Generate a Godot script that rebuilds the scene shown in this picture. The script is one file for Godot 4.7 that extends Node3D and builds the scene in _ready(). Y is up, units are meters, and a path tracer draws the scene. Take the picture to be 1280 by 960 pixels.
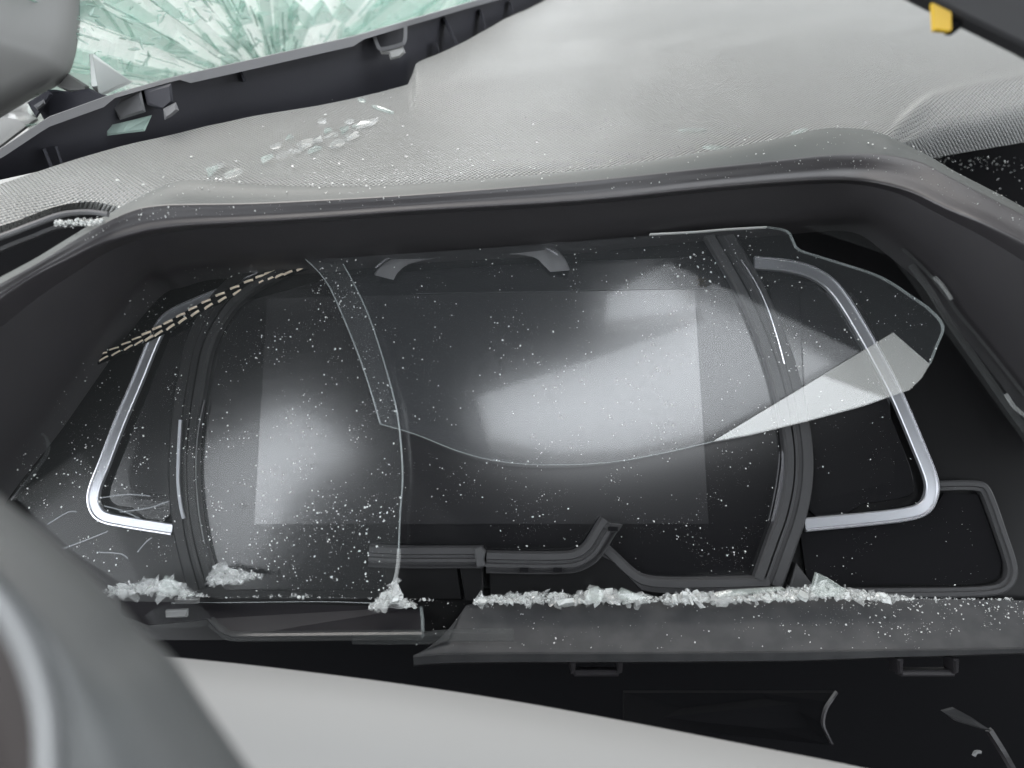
extends Node3D

# ---------------------------------------------------------------- frame of reference
const PX := 942.0            # focal length in pixels of the 1280 x 960 photograph
const EYE_Y := 1.1
const PITCH := -38.0
const DASH_Y := 0.982        # height of the top of the dashboard
const ROOF_Y := 1.50
var eye := Transform3D(Basis(Vector3.RIGHT, deg_to_rad(PITCH)), Vector3(0, EYE_Y, 0))
var face_n: Vector3          # the normal of the instrument face
var face_p: Vector3
var rng := RandomNumberGenerator.new()
var taken := {}

func at(x: float, y: float, d: float) -> Vector3:
	return eye * Vector3((x - 640.0) / PX * d, (480.0 - y) / PX * d, -d)

func hit(x: float, y: float, p: Vector3, n: Vector3) -> Vector3:
	var r := (at(x, y, 1.0) - eye.origin)
	return eye.origin + r * ((p - eye.origin).dot(n) / r.dot(n))

func face(x: float, y: float, t := 0.0) -> Vector3:
	return hit(x, y, face_p + face_n * t, face_n)

func on_dash(x: float, y: float, h := 0.0) -> Vector3:
	return hit(x, y, Vector3(0, DASH_Y + h, 0), Vector3.UP)

# ---------------------------------------------------------------- curves
func pts3(a: Array) -> PackedVector3Array:
	var o := PackedVector3Array()
	for i in range(0, a.size(), 3):
		o.append(Vector3(a[i], a[i + 1], a[i + 2]))
	return o

func pts2(a: Array, t := 0.0) -> PackedVector3Array:
	var o := PackedVector3Array()
	for i in range(0, a.size(), 2):
		o.append(Vector3(a[i], a[i + 1], t))
	return o

func smooth(p: PackedVector3Array, k: int) -> PackedVector3Array:
	var o := PackedVector3Array()
	var n := p.size()
	for i in n - 1:
		var a := p[maxi(i - 1, 0)]
		var d := p[mini(i + 2, n - 1)]
		for j in k:
			o.append(p[i].cubic_interpolate(p[i + 1], a, d, float(j) / k))
	o.append(p[n - 1])
	return o

func place(p: PackedVector3Array) -> PackedVector3Array:      # photo x, y and depth
	var o := PackedVector3Array()
	for q in p:
		o.append(at(q.x, q.y, q.z))
	return o

func lay(p: PackedVector3Array) -> PackedVector3Array:        # photo x, y and height over the face
	var o := PackedVector3Array()
	for q in p:
		o.append(face(q.x, q.y, q.z))
	return o

func curve_on_face(a: Array, t: float, k := 8) -> PackedVector3Array:
	return lay(smooth(pts2(a, t), k))

func outline_on_face(a: Array, t: float, k := 1) -> PackedVector3Array:
	if k == 1:
		return lay(pts2(a, t))
	var b := a.duplicate()
	b.append_array([a[0], a[1]])
	var s := smooth(pts2(b, t), k)
	s.resize(s.size() - 1)
	return lay(s)

func row_at(list: PackedVector3Array, x: float) -> float:     # y of a polyline at x
	for i in list.size() - 1:
		if x <= list[i + 1].x:
			return lerpf(list[i].y, list[i + 1].y, clampf((x - list[i].x) / (list[i + 1].x - list[i].x), 0, 1))
	return list[list.size() - 1].y

# ---------------------------------------------------------------- meshes
class Sh:
	var v := PackedVector3Array()
	var n := PackedVector3Array()
	var idx := PackedInt32Array()

	func grid(rows: Array, closed := false) -> Sh:
		var base := v.size()
		var w: int = rows[0].size()
		var h := rows.size()
		var sums := PackedVector3Array()
		sums.resize(w * h)
		for r in rows:
			v.append_array(r)
		var tri := PackedInt32Array()
		for j in (h if closed else h - 1):
			for i in w - 1:
				var a := j * w + i
				var b := a + 1
				var c := ((j + 1) % h) * w + i
				var d := c + 1
				for t in [[a, b, c], [b, d, c]]:
					tri.append_array(PackedInt32Array(t))
		for k in range(0, tri.size(), 3):
			var p := v[base + tri[k]]
			var f := (v[base + tri[k + 2]] - p).cross(v[base + tri[k + 1]] - p)
			for m in 3:
				sums[tri[k + m]] += f
		for s in sums:
			n.append(s.normalized() if s.length() > 0 else Vector3.UP)
		for k in tri:
			idx.append(base + k)
		return self

	func tri_flat(a: Vector3, b: Vector3, c: Vector3, out: Vector3) -> void:
		var f := (c - a).cross(b - a)
		if f.length_squared() < 1e-24:
			return
		var base := v.size()
		if f.dot(out) < 0:
			f = -f
			v.append_array([a, c, b])
		else:
			v.append_array([a, b, c])
		f = f.normalized()
		n.append_array([f, f, f])
		idx.append_array([base, base + 1, base + 2])

	func quad(a: Vector3, b: Vector3, c: Vector3, d: Vector3, out: Vector3) -> void:
		tri_flat(a, b, c, out)
		tri_flat(a, c, d, out)

	func poly(o: PackedVector3Array, out: Vector3) -> Sh:
		var ax := out.cross(Vector3(0.123, 0.957, 0.31)).normalized()
		var ay := out.cross(ax).normalized()
		var flat := PackedVector2Array()
		for p in o:
			flat.append(Vector2(p.dot(ax), p.dot(ay)) * 1000.0)
		var t := Geometry2D.triangulate_polygon(flat)
		for k in range(0, t.size(), 3):
			tri_flat(o[t[k]], o[t[k + 1]], o[t[k + 2]], out)
		return self

	func prism(o: PackedVector3Array, out: Vector3, thick: float, bevel := 0.0) -> Sh:
		var m := o.size()
		var c := Vector3.ZERO
		for p in o:
			c += p / m
		var turn := 0.0
		for k in m:
			turn += (o[k] - c).cross(o[(k + 1) % m] - c).dot(out)
		var sgn := 1.0 if turn > 0 else -1.0
		var top := PackedVector3Array()
		var mid := PackedVector3Array()
		var low := PackedVector3Array()
		for k in m:
			var e1 := (o[k] - o[(k + m - 1) % m]).normalized()
			var e2 := (o[(k + 1) % m] - o[k]).normalized()
			var i1 := out.cross(e1) * sgn
			var i2 := out.cross(e2) * sgn
			var inw := (i1 + i2).normalized()
			top.append(o[k] + inw * bevel / maxf(0.5, inw.dot(i1)))
			mid.append(o[k] - out * bevel)
			low.append(o[k] - out * thick)
		poly(top, out)
		poly(low, -out)
		for k in m:
			var j := (k + 1) % m
			var side := -(out.cross(o[j] - o[k]) * sgn)
			if bevel > 0:
				quad(top[k], top[j], mid[j], mid[k], side + out * side.length())
			quad(mid[k], mid[j], low[j], low[k], side)
		return self

	func sweep(path: PackedVector3Array, up: Vector3, prof: Array, round_it := false) -> Sh:
		var rows := []
		var m := prof.size()
		for q in prof:
			rows.append(PackedVector3Array())
		for k in path.size():
			var t := (path[mini(k + 1, path.size() - 1)] - path[maxi(k - 1, 0)]).normalized()
			var s := t.cross(up).normalized()
			for j in m:
				rows[j].append(path[k] + s * prof[j][0] * 0.001 + up * prof[j][1] * 0.001)
		if round_it:
			grid(rows, true)
		else:
			for j in m:
				grid([rows[j], rows[(j + 1) % m]])
		for e in [0, path.size() - 1]:
			var cap := PackedVector3Array()
			for j in m:
				cap.append(rows[j][e])
			var out := path[0] - path[1] if e == 0 else path[e] - path[e - 1]
			poly(cap, out.normalized())
		return self

	func box(c: Vector3, x: Vector3, y: Vector3, z: Vector3) -> Sh:
		for s in [1.0, -1.0]:
			quad(c + x * s - y - z, c + x * s + y - z, c + x * s + y + z, c + x * s - y + z, x * s)
			quad(c + y * s - x - z, c + y * s + x - z, c + y * s + x + z, c + y * s - x + z, y * s)
			quad(c + z * s - x - y, c + z * s + x - y, c + z * s + x + y, c + z * s - x + y, z * s)
		return self

	func mesh(origin: Vector3) -> ArrayMesh:
		var w := PackedVector3Array()
		for p in v:
			w.append(p - origin)
		var a := []
		a.resize(Mesh.ARRAY_MAX)
		a[Mesh.ARRAY_VERTEX] = w
		a[Mesh.ARRAY_NORMAL] = n
		a[Mesh.ARRAY_INDEX] = idx
		var r := ArrayMesh.new()
		r.add_surface_from_arrays(Mesh.PRIMITIVE_TRIANGLES, a)
		return r

func chip(flatness: float, sides := 5) -> Sh:                 # an angular crumb about one unit across
	var s := Sh.new()
	var a := PackedVector3Array()
	var b := PackedVector3Array()
	var turn := rng.randf() * TAU
	for k in sides:
		var an := turn + TAU * (k + rng.randf_range(-0.3, 0.3)) / sides
		var r := rng.randf_range(0.3, 0.6)
		a.append(Vector3(cos(an) * r, flatness * rng.randf_range(0.3, 0.6), sin(an) * r))
		r *= rng.randf_range(0.6, 1.1)
		b.append(Vector3(cos(an + 0.2) * r, -flatness * rng.randf_range(0.3, 0.6), sin(an + 0.2) * r))
	var ca := Vector3(0, flatness * 0.5, 0)
	var cb := Vector3(0, -flatness * 0.5, 0)
	for k in sides:
		var j := (k + 1) % sides
		s.tri_flat(ca, a[k], a[j], Vector3.UP)
		s.tri_flat(cb, b[k], b[j], Vector3.DOWN)
		var mid := (a[k] + a[j]) * 0.5
		s.quad(a[k], a[j], b[j], b[k], Vector3(mid.x, 0, mid.z))
	return s

# ---------------------------------------------------------------- objects
func numbered(called: String, parent: Node) -> String:
	var key := str(parent.get_instance_id()) + called
	taken[key] = taken.get(key, -1) + 1
	return called if taken[key] == 0 else "%s_%03d" % [called, taken[key]]

func thing(called: String, label: String, category: String, where: Vector3, group := "") -> Node3D:
	var o := Node3D.new()
	o.name = numbered(called, self)
	add_child(o, true)
	o.position = where
	o.set_meta("label", label)
	o.set_meta("category", category)
	if group:
		o.set_meta("group", group)
	return o

func base_of(n: Node) -> Vector3:
	var p := Vector3.ZERO
	while n is Node3D and n != self:
		p += n.position
		n = n.get_parent()
	return p

func part(called: String, s: Sh, m: Material, parent: Node) -> MeshInstance3D:
	var o := MeshInstance3D.new()
	o.name = numbered(called, parent)
	o.mesh = s.mesh(base_of(parent))
	o.material_override = m
	parent.add_child(o, true)
	return o

func alone(called: String, s: Sh, m: Material, label: String, category: String, where: Vector3, group := "") -> MeshInstance3D:
	var o := MeshInstance3D.new()
	o.name = numbered(called, self)
	o.mesh = s.mesh(where)
	o.material_override = m
	o.position = where
	o.set_meta("label", label)
	o.set_meta("category", category)
	if group:
		o.set_meta("group", group)
	add_child(o, true)
	return o

func setting(called: String, s: Sh, m: Material, label := "") -> MeshInstance3D:
	var o := MeshInstance3D.new()
	o.name = called
	o.mesh = s.mesh(Vector3.ZERO)
	o.material_override = m
	o.set_meta("kind", "structure")
	if label:
		o.set_meta("label", label)
	add_child(o, true)
	return o

func scatter(called: String, meshes: Array, places: Array, m: Material, label: String, category := "dust", parent: Node = null) -> void:
	var one := Node3D.new()
	one.name = numbered(called, self if parent == null else parent)
	one.set_meta("kind", "stuff")
	if parent == null:
		one.set_meta("label", label)
		one.set_meta("category", category)
		add_child(one, true)
	else:
		parent.add_child(one, true)
	for k in meshes.size():
		var mine := []
		for j in range(k, places.size(), meshes.size()):
			mine.append(places[j])
		if mine.is_empty():
			continue
		var mm := MultiMesh.new()
		mm.transform_format = MultiMesh.TRANSFORM_3D
		mm.mesh = meshes[k]
		mm.instance_count = mine.size()
		var off := base_of(one)
		for j in mine.size():
			var t: Transform3D = mine[j]
			t.origin -= off
			mm.set_instance_transform(j, t)
		var o := MultiMeshInstance3D.new()
		o.name = "specks" if k == 0 else "specks_%03d" % k
		o.multimesh = mm
		o.material_override = M.frost if m == M.crumb and k % 9 == 4 else m
		o.set_meta("kind", "stuff")
		one.add_child(o, true)

func any_turn() -> Basis:
	return Basis(Vector3(rng.randfn(), rng.randfn(), rng.randfn()).normalized(), rng.randf() * TAU)

func inside(x: float, y: float, a: PackedVector2Array) -> bool:
	return Geometry2D.is_point_in_polygon(Vector2(x, y), a)

func poly2(a: Array) -> PackedVector2Array:
	var o := PackedVector2Array()
	for i in range(0, a.size(), 2):
		o.append(Vector2(a[i], a[i + 1]))
	return o

# ---------------------------------------------------------------- materials
func lin(r: float, g: float, b: float, a := 1.0) -> Color:
	var c := Color(r, g, b).linear_to_srgb()
	c.a = a
	return c

func mat(called: String, c: Color, rough: float, spec := 0.5, metal := 0.0) -> StandardMaterial3D:
	var m := StandardMaterial3D.new()
	m.resource_name = called
	m.albedo_color = c
	m.roughness = rough
	m.metallic_specular = spec
	m.metallic = metal
	return m

func clear(called: String, c: Color, rough: float, spec := 0.5) -> StandardMaterial3D:
	var m := mat(called, c, rough, spec)
	m.transparency = BaseMaterial3D.TRANSPARENCY_ALPHA
	return m

func relief(m: StandardMaterial3D, tex: Texture2D, metres: float, cm: float) -> StandardMaterial3D:
	m.uv1_triplanar = true
	m.uv1_world_triplanar = true
	m.uv1_scale = Vector3.ONE / metres
	m.heightmap_enabled = true
	m.heightmap_texture = tex
	m.heightmap_scale = cm
	return m

func noise_tex(freq: float, size := 256, octaves := 4, sd := 1) -> NoiseTexture2D:
	var f := FastNoiseLite.new()
	f.noise_type = FastNoiseLite.TYPE_SIMPLEX_SMOOTH
	f.seed = sd
	f.frequency = freq
	f.fractal_octaves = octaves
	var t := NoiseTexture2D.new()
	t.width = size
	t.height = size
	t.seamless = true
	t.noise = f
	return t

func grain_tex() -> ImageTexture:                              # woven diamond grain of the vinyl
	var im := Image.create(128, 128, false, Image.FORMAT_RGB8)
	for y in 128:
		for x in 128:
			var u := x / 128.0 * 4.0
			var w := y / 128.0 * 4.0
			var a := absf(sin(PI * (u + w)))
			var b := absf(sin(PI * (u - w)))
			var h := pow(minf(a, b), 0.6) * 0.8 + 0.2 * absf(sin(PI * 2.0 * u))
			im.set_pixel(x, y, Color(h, h, h))
	return ImageTexture.create_from_image(im)

func dirty(m: StandardMaterial3D, metres: float, lo: Color, hi: Color, freq := 0.02, sd := 5) -> StandardMaterial3D:
	var t := noise_tex(freq, 512, 5, sd)
	var g := Gradient.new()
	g.offsets = PackedFloat32Array([0.3, 0.75])
	g.colors = PackedColorArray([lo, hi])
	t.color_ramp = g
	m.albedo_texture = t
	m.albedo_color = Color.WHITE
	m.uv1_triplanar = true
	m.uv1_world_triplanar = true
	m.uv1_scale = Vector3.ONE / metres
	return m

var M := {}

func materials() -> void:
	var fine := noise_tex(0.09, 256, 3, 3)
	var grain := grain_tex()
	M.vinyl = relief(mat("grey_vinyl", Color.WHITE, 0.4, 0.9), grain, 0.0078, 0.2)
	var pits := Image.create(128, 128, false, Image.FORMAT_RGB8)
	var gi := grain.get_image()
	for y in 128:
		for x in 128:
			var h := gi.get_pixel(x, y).r
			var c := lin(0.288, 0.293, 0.286)
			pits.set_pixel(x, y, lin(0.07, 0.072, 0.07).lerp(c, smoothstep(0.05, 0.6, h)))
	M.vinyl.albedo_texture = ImageTexture.create_from_image(pits)
	M.hood_top = relief(mat("grey_soft_plastic", lin(0.085, 0.092, 0.09), 0.55, 0.5), fine, 0.01, 0.006)
	M.black = relief(mat("black_plastic", lin(0.028, 0.026, 0.029), 0.46, 0.6), fine, 0.01, 0.004)
	M.bevel = relief(mat("worn_black_plastic", lin(0.034, 0.031, 0.034), 0.42, 0.7), fine, 0.01, 0.004)
	M.inner = relief(mat("black_satin_plastic", lin(0.042, 0.040, 0.043), 0.5, 0.5), fine, 0.01, 0.004)
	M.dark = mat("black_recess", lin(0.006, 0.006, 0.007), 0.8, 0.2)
	M.navy = relief(mat("dark_trim_plastic", lin(0.025, 0.025, 0.032), 0.55, 0.4), fine, 0.02, 0.004)
	M.lip = relief(mat("grey_trim_plastic", lin(0.12, 0.12, 0.125), 0.5, 0.4), fine, 0.01, 0.006)
	M.panel = mat("black_face", lin(0.007, 0.007, 0.0075), 0.28, 0.35)
	M.mask = mat("black_glass", lin(0.007, 0.007, 0.008), 0.17, 0.6)
	M.screen = mat("display_glass", lin(0.014, 0.014, 0.0155), 0.17, 1.0)
	M.screen.clearcoat_enabled = true
	M.screen.clearcoat = 0.7
	M.screen.clearcoat_roughness = 0.17
	M.side_screen = mat("side_display_glass", lin(0.012, 0.012, 0.013), 0.12, 0.62)
	M.bezel = relief(mat("charcoal_plastic", lin(0.038, 0.038, 0.04), 0.5, 0.4), fine, 0.01, 0.005)
	M.arch = mat("black_arch_plastic", lin(0.014, 0.014, 0.015), 0.5, 0.35)
	M.ledge = dirty(mat("scuffed_grey_plastic", Color.WHITE, 0.6, 0.4), 0.15, lin(0.05, 0.051, 0.053), lin(0.066, 0.066, 0.068))
	M.silver = mat("satin_aluminium", lin(0.42, 0.43, 0.46), 0.36, 0.5, 0.75)
	M.bright = mat("bright_aluminium", lin(0.75, 0.75, 0.79), 0.25, 0.5, 0.85)
	M.lens = clear("clear_plastic", Color(0.9, 0.92, 0.92, 0.012), 0.03, 0.13)
	M.shard = clear("clear_plastic_shard", Color(0.9, 0.93, 0.95, 0.015), 0.04, 0.26)
	M.tip = clear("whitened_reflection_plastic", Color(0.93, 0.94, 0.93, 0.22), 0.03, 0.5)  # white put into the colour for the bright reflection at the tip
	M.lens_edge = clear("frosted_plastic_edge", Color(0.86, 0.9, 0.9, 0.2), 0.25, 0.5)
	M.scratch = clear("scratched_plastic", Color(0.86, 0.88, 0.9, 0.16), 0.4, 0.3)
	M.dim_edge = clear("dim_plastic_edge", Color(0.38, 0.39, 0.39, 0.2), 0.2, 0.5)
	M.crumb = clear("crushed_glass", Color(0.935, 0.945, 0.94, 0.17), 0.06, 0.7)
	M.chunk = clear("clear_glass_chunk", Color(0.9, 0.94, 0.92, 0.16), 0.05, 0.6)
	M.frost = mat("frosted_glass_grains", lin(0.55, 0.57, 0.56), 0.35, 0.7)
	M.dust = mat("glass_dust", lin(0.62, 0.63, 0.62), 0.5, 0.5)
	M.white = mat("pale_panel", lin(0.238, 0.240, 0.239), 0.55, 0.3)
	M.pillar = mat("pale_pillar_cover", lin(0.24, 0.24, 0.235), 0.6, 0.4)
	M.fin = mat("pale_grey_fin", lin(0.6, 0.63, 0.61), 0.5, 0.5)
	M.wheel = relief(mat("grey_leather", lin(0.085, 0.09, 0.092), 0.55, 0.45), fine, 0.012, 0.01)
	M.ring = mat("silver_ring", lin(0.26, 0.265, 0.27), 0.45, 0.5, 0.2)
	M.hub = mat("brown_black_hub", lin(0.05, 0.04, 0.038), 0.6, 0.4)
	M.thread = mat("reflected_beige_thread", lin(0.85, 0.72, 0.58), 0.7, 0.4)
	M.yellow = mat("yellow_plastic", lin(0.58, 0.36, 0.012), 0.4, 0.5)
	M.strip = mat("dark_overhead_plastic", lin(0.03, 0.03, 0.032), 0.6, 0.4)
	M.glass_a = clear("clear_windscreen", Color(0.95, 0.97, 0.96, 0.08), 0.05, 0.5)
	M.glass_b = clear("green_windscreen", Color(0.6, 0.82, 0.75, 0.27), 0.1, 0.6)
	M.glass_c = clear("milky_windscreen", Color(0.82, 0.92, 0.88, 0.4), 0.3, 0.6)
	M.glass_d = clear("pale_green_glass", Color(0.85, 0.94, 0.91, 0.12), 0.06, 0.5)
	M.crazed = clear("crazed_laminate", Color(1, 1, 1, 0.75), 0.5, 0.4)
	var cz := FastNoiseLite.new()
	cz.noise_type = FastNoiseLite.TYPE_CELLULAR
	cz.cellular_return_type = FastNoiseLite.RETURN_DISTANCE2_DIV
	cz.cellular_jitter = 1.0
	cz.frequency = 0.035
	cz.fractal_octaves = 3
	cz.seed = 9
	cz.domain_warp_enabled = true
	cz.domain_warp_amplitude = 22.0
	cz.domain_warp_frequency = 0.02
	var ct := NoiseTexture2D.new()
	ct.width = 512
	ct.height = 512
	ct.seamless = true
	ct.noise = cz
	var cg := Gradient.new()
	cg.offsets = PackedFloat32Array([0.0, 0.35, 0.6, 0.8, 1.0])
	cg.colors = PackedColorArray([Color(0.97, 0.97, 0.965), Color(0.965, 0.97, 0.965), Color(0.90, 0.935, 0.92), Color(0.96, 0.965, 0.96), Color(0.72, 0.83, 0.79)])
	ct.color_ramp = cg
	M.crazed.albedo_texture = ct
	M.crazed.backlight_enabled = true
	M.crazed.backlight = Color(0.80, 0.80, 0.795)
	M.crazed.uv1_triplanar = true
	M.crazed.uv1_world_triplanar = true
	M.crazed.uv1_scale = Vector3(5, 14, 9)
	M.crack = clear("green_crack", Color(0.62, 0.8, 0.74, 0.35), 0.3, 0.6)
	M.lining = mat("roof_lining", lin(0.012, 0.012, 0.0125), 0.9, 0.2)
	M.wall = dirty(mat("added_wall_dark", Color.WHITE, 0.9), 2.0, lin(0.05, 0.05, 0.05), lin(0.075, 0.073, 0.07))  # for the added wall that darkens the dash sheen
	M.ground = dirty(mat("wet_concrete", Color.WHITE, 0.8), 3.0, lin(0.13, 0.13, 0.125), lin(0.18, 0.18, 0.175))

# ---------------------------------------------------------------- the scene
func _ready() -> void:
	rng.seed = 7
	# camera
	var cam := Camera3D.new()
	cam.name = "camera"
	cam.transform = eye
	var lens := CameraAttributesPhysical.new()
	lens.frustum_focal_length = 12.0 / tan(deg_to_rad(27.0))
	lens.frustum_focus_distance = 0.325
	lens.exposure_aperture = 7.0
	lens.frustum_near = 0.01
	lens.frustum_far = 600.0
	cam.attributes = lens
	cam.current = true
	add_child(cam)
	# sky, exposure
	var sky_m := ProceduralSkyMaterial.new()
	sky_m.sky_top_color = Color(0.86, 0.88, 0.9)
	sky_m.sky_horizon_color = Color(0.9, 0.91, 0.91)
	sky_m.ground_bottom_color = Color(0.35, 0.35, 0.35)
	sky_m.ground_horizon_color = Color(0.6, 0.6, 0.6)
	sky_m.sun_angle_max = 1.0
	var sky := Sky.new()
	sky.sky_material = sky_m
	var env := Environment.new()
	env.background_mode = Environment.BG_SKY
	env.sky = sky
	env.tonemap_mode = Environment.TONE_MAPPER_LINEAR
	env.tonemap_exposure = 7.0
	env.sdfgi_enabled = true
	env.ssao_enabled = true
	env.ssil_enabled = true
	var we := WorldEnvironment.new()
	we.name = "daylight"
	we.environment = env
	add_child(we)
	# the veiled sun, high ahead on the left
	var sun := DirectionalLight3D.new()
	sun.name = "sun"
	sun.light_energy = 0.15
	sun.light_color = Color(1.0, 0.985, 0.965)
	sun.light_angular_distance = 40.0
	sun.shadow_enabled = true
	sun.basis = Basis.looking_at(Vector3(0.25, -0.75, 0.6).normalized(), Vector3.UP)
	add_child(sun)

	face_n = eye.basis * Vector3(0, sin(deg_to_rad(8.0)), cos(deg_to_rad(8.0)))
	face_p = at(640, 500, 0.335)
	materials()
	surroundings()
	windscreen()
	defroster_panel()
	pillar()
	dashboard()
	hood()
	cluster()
	lenses()
	seam_reflection()
	broken_trim()
	ledge()
	cavity()
	column_cover()
	wheel()
	overhead()
	debris()

func mirrored(x: float, y: float, p: Vector3, n: Vector3) -> Vector3:   # where the roof is seen in a glossy plane
	var q := hit(x, y, p, n)
	var r := (q - eye.origin).normalized().bounce(n)
	return q + r * ((ROOF_Y - q.y) / r.y)

func opening(roof: Node, o: Array, p: Vector3, n: Vector3) -> void:
	var c := CSGPolygon3D.new()
	c.name = numbered("reflection_opening", roof)
	var flat := PackedVector2Array()
	for k in range(0, o.size(), 2):
		var q := mirrored(o[k], o[k + 1], p, n)
		flat.append(Vector2(q.x, q.z))
	if Geometry2D.is_polygon_clockwise(flat):
		flat.reverse()
	c.polygon = flat
	c.depth = 0.2
	c.operation = CSGShape3D.OPERATION_SUBTRACTION
	c.basis = Basis(Vector3.RIGHT, PI / 2.0)
	c.position = Vector3(-roof.position.x, -0.1, -roof.position.z)
	roof.add_child(c, true)

func surroundings() -> void:
	var g := Sh.new()
	g.quad(Vector3(-250, 0, -250), Vector3(250, 0, -250), Vector3(250, 0, 250), Vector3(-250, 0, 250), Vector3.UP)
	setting("ground", g, M.ground, "pale wet ground outside the car")
	var w := Sh.new()
	w.box(Vector3(8.2, 7.0, -7.4), Vector3(7.3, 0, 3.6), Vector3(0, 7.0, 0), Vector3(-0.1, 0, 0.2))  # unseen wall, added to darken the sheen on the right of the dash
	setting("shading_wall", w, M.wall, "unseen dark wall added outside, right of the car, to darken the dash sheen")
	# the car's roof lining with added openings shaped for the reflections in the display
	var roof := CSGBox3D.new()
	roof.name = "car_roof"
	roof.size = Vector3(1.7, 0.03, 1.88)
	roof.position = Vector3(0.2, ROOF_Y + 0.015, 0.64)
	roof.material = M.lining
	roof.set_meta("kind", "structure")
	add_child(roof)
	opening(roof, [592, 500, 740, 452, 890, 402, 950, 366, 1110, 350, 1118, 440, 1010, 500, 890, 556, 780, 580, 690, 583, 610, 566], face_p, face_n)
	opening(roof, [232, 570, 300, 540, 372, 506, 412, 534, 462, 582, 408, 596, 366, 628, 338, 682, 310, 742, 256, 720, 232, 650], face_p, face_n)
	var s := Sh.new()
	s.box(Vector3(-0.68, 0.62, 0.45), Vector3(0.03, 0, 0), Vector3(0, 0.38, 0), Vector3(0, 0, 1.1))
	s.box(Vector3(1.08, 0.62, 0.45), Vector3(0.03, 0, 0), Vector3(0, 0.38, 0), Vector3(0, 0, 1.1))
	s.box(Vector3(0.2, 0.15, 0.4), Vector3(0.9, 0, 0), Vector3(0, 0.02, 0), Vector3(0, 0, 1.2))
	s.box(Vector3(0.2, 0.8, 1.3), Vector3(0.9, 0, 0), Vector3(0, 0.7, 0), Vector3(0, 0, 0.04))
	setting("car_cabin", s, M.lining, "dark cabin of the car behind the camera")

func windscreen() -> void:
	var p1 := at(150, 108, 0.42)
	var p2 := at(590, 2, 0.70)
	var along := (p2 - p1).normalized()
	var rise := Vector3(0.0, 0.62, 0.55).normalized()
	var n := along.cross(rise).normalized()
	if n.z < 0:
		n = -n
	var t := thing("windscreen", "shattered windscreen with green glass fragments above the dash", "windscreen", p1)
	var hub := Vector2(352, 122)
	var rays := 72
	var radii := [40.0, 50.0, 62.0, 76.0, 92.0, 110.0, 132.0, 158.0, 196.0, 240.0, 290.0, 345.0, 410.0]
	var ang := []
	for k in rays:
		ang.append(TAU * (k + rng.randf_range(-0.35, 0.35)) / rays)
	var tint := []
	var pieces := 0
	for k in rays:
		tint.append(rng.randf())
	var grid := []
	for k in rays:
		var row := []
		for r in radii:
			var d = Vector2(cos(ang[k]), sin(ang[k]) * 0.75).rotated(0.45) * r * rng.randf_range(0.86, 1.14)
			row.append(hub + d)
		grid.append(row)
	for k in rays:
		var l := (k + 1) % rays
		for j in radii.size() - 1:
			var c: Vector2 = (grid[k][j] + grid[l][j + 1]) * 0.5
			if c.x < 40 or c.x > 680 or c.y < -70 or c.y > row_at(lip_line, c.x) + 25:
				continue
			var o := PackedVector3Array()
			var tilt := (n + Vector3(rng.randfn(), rng.randfn(), rng.randfn()) * 0.12).normalized()
			var mid := hit(c.x, c.y, p1, n)
			for q in [grid[k][j], grid[k][j + 1], grid[l][j + 1], grid[l][j]]:
				o.append(hit(q.x, q.y, mid, tilt))
			var s := Sh.new()
			s.prism(o, tilt, 0.004)
			var u := rng.randf()
			if (u > 0.62 and tint[k] > 0.3) or pieces >= 300:
				continue
			var toward_right := clampf((c.x - 250) / 180.0, 0, 1)
			var which: Material = M.glass_a
			if u < 0.08 + 0.2 * toward_right or tint[k] < 0.18:
				which = M.glass_b
			elif u < 0.2 + 0.36 * toward_right:
				which = M.glass_c
			pieces += 1
			part("glass_fragment", s, which, t)
			# the crack along one side of the fragment
			if j > 1 and rng.randf() < 0.5:
				var e := Sh.new()
				var a := hit(grid[k][j].x, grid[k][j].y, p1, n)
				var b := hit(grid[k][j + 1].x, grid[k][j + 1].y, p1, n)
				if a.distance_to(b) > 0.002:
					var wd := rng.randf_range(0.15, 0.6)
					e.sweep(PackedVector3Array([a, (a + b) * 0.5 + along * rng.randf_range(-1, 1) * 0.001, b]), n, [[-wd, 3], [wd, 4], [wd * 0.6, 4.6], [-wd, 4.4]])
					part("crack_edge", e, M.crack, t)
	# the crazed laminate that still holds the fragments
	var sheet := Sh.new()
	var o2 := PackedVector3Array()
	for q in [[40, 190], [40, -90], [900, -90], [900, -60], [590, 14], [300, 92], [150, 125]]:
		o2.append(hit(q[0], q[1], p1 - n * 0.004, n))
	sheet.prism(o2, n, 0.003)
	part("laminate", sheet, M.crazed, t)
	# fine splinters
	var ch := []
	for k in 4:
		ch.append(chip(0.25, 4).mesh(Vector3.ZERO))
	var places := []
	for k in 420:
		var x := rng.randf_range(90, 640)
		var y := rng.randf_range(-40, 120)
		if y > row_at(lip_line, x):
			continue
		var b := any_turn().scaled(Vector3.ONE * rng.randf_range(0.001, 0.0045))
		b = b * Basis.from_scale(Vector3(2.2, 1, 0.6))
		places.append(Transform3D(b, hit(x, y, p1, n) + n * 0.004))
	scatter("splinters", ch, places, M.glass_c, "", "", t)

var lip_line := PackedVector3Array([Vector3(-60, 218, 0), Vector3(0, 187, 0), Vector3(60, 147, 0), Vector3(135, 120, 0), Vector3(215, 97, 0), Vector3(300, 78, 0), Vector3(445, 45, 0), Vector3(590, 2, 0), Vector3(760, -45, 0)])
const FAR := [-80, 252, 0, 225, 100, 195, 260, 150, 400, 125, 503, 103, 513, 99, 525, 88, 560, 70, 640, 27, 690, -4, 760, -45, 900, -90, 1380, -100]

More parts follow.
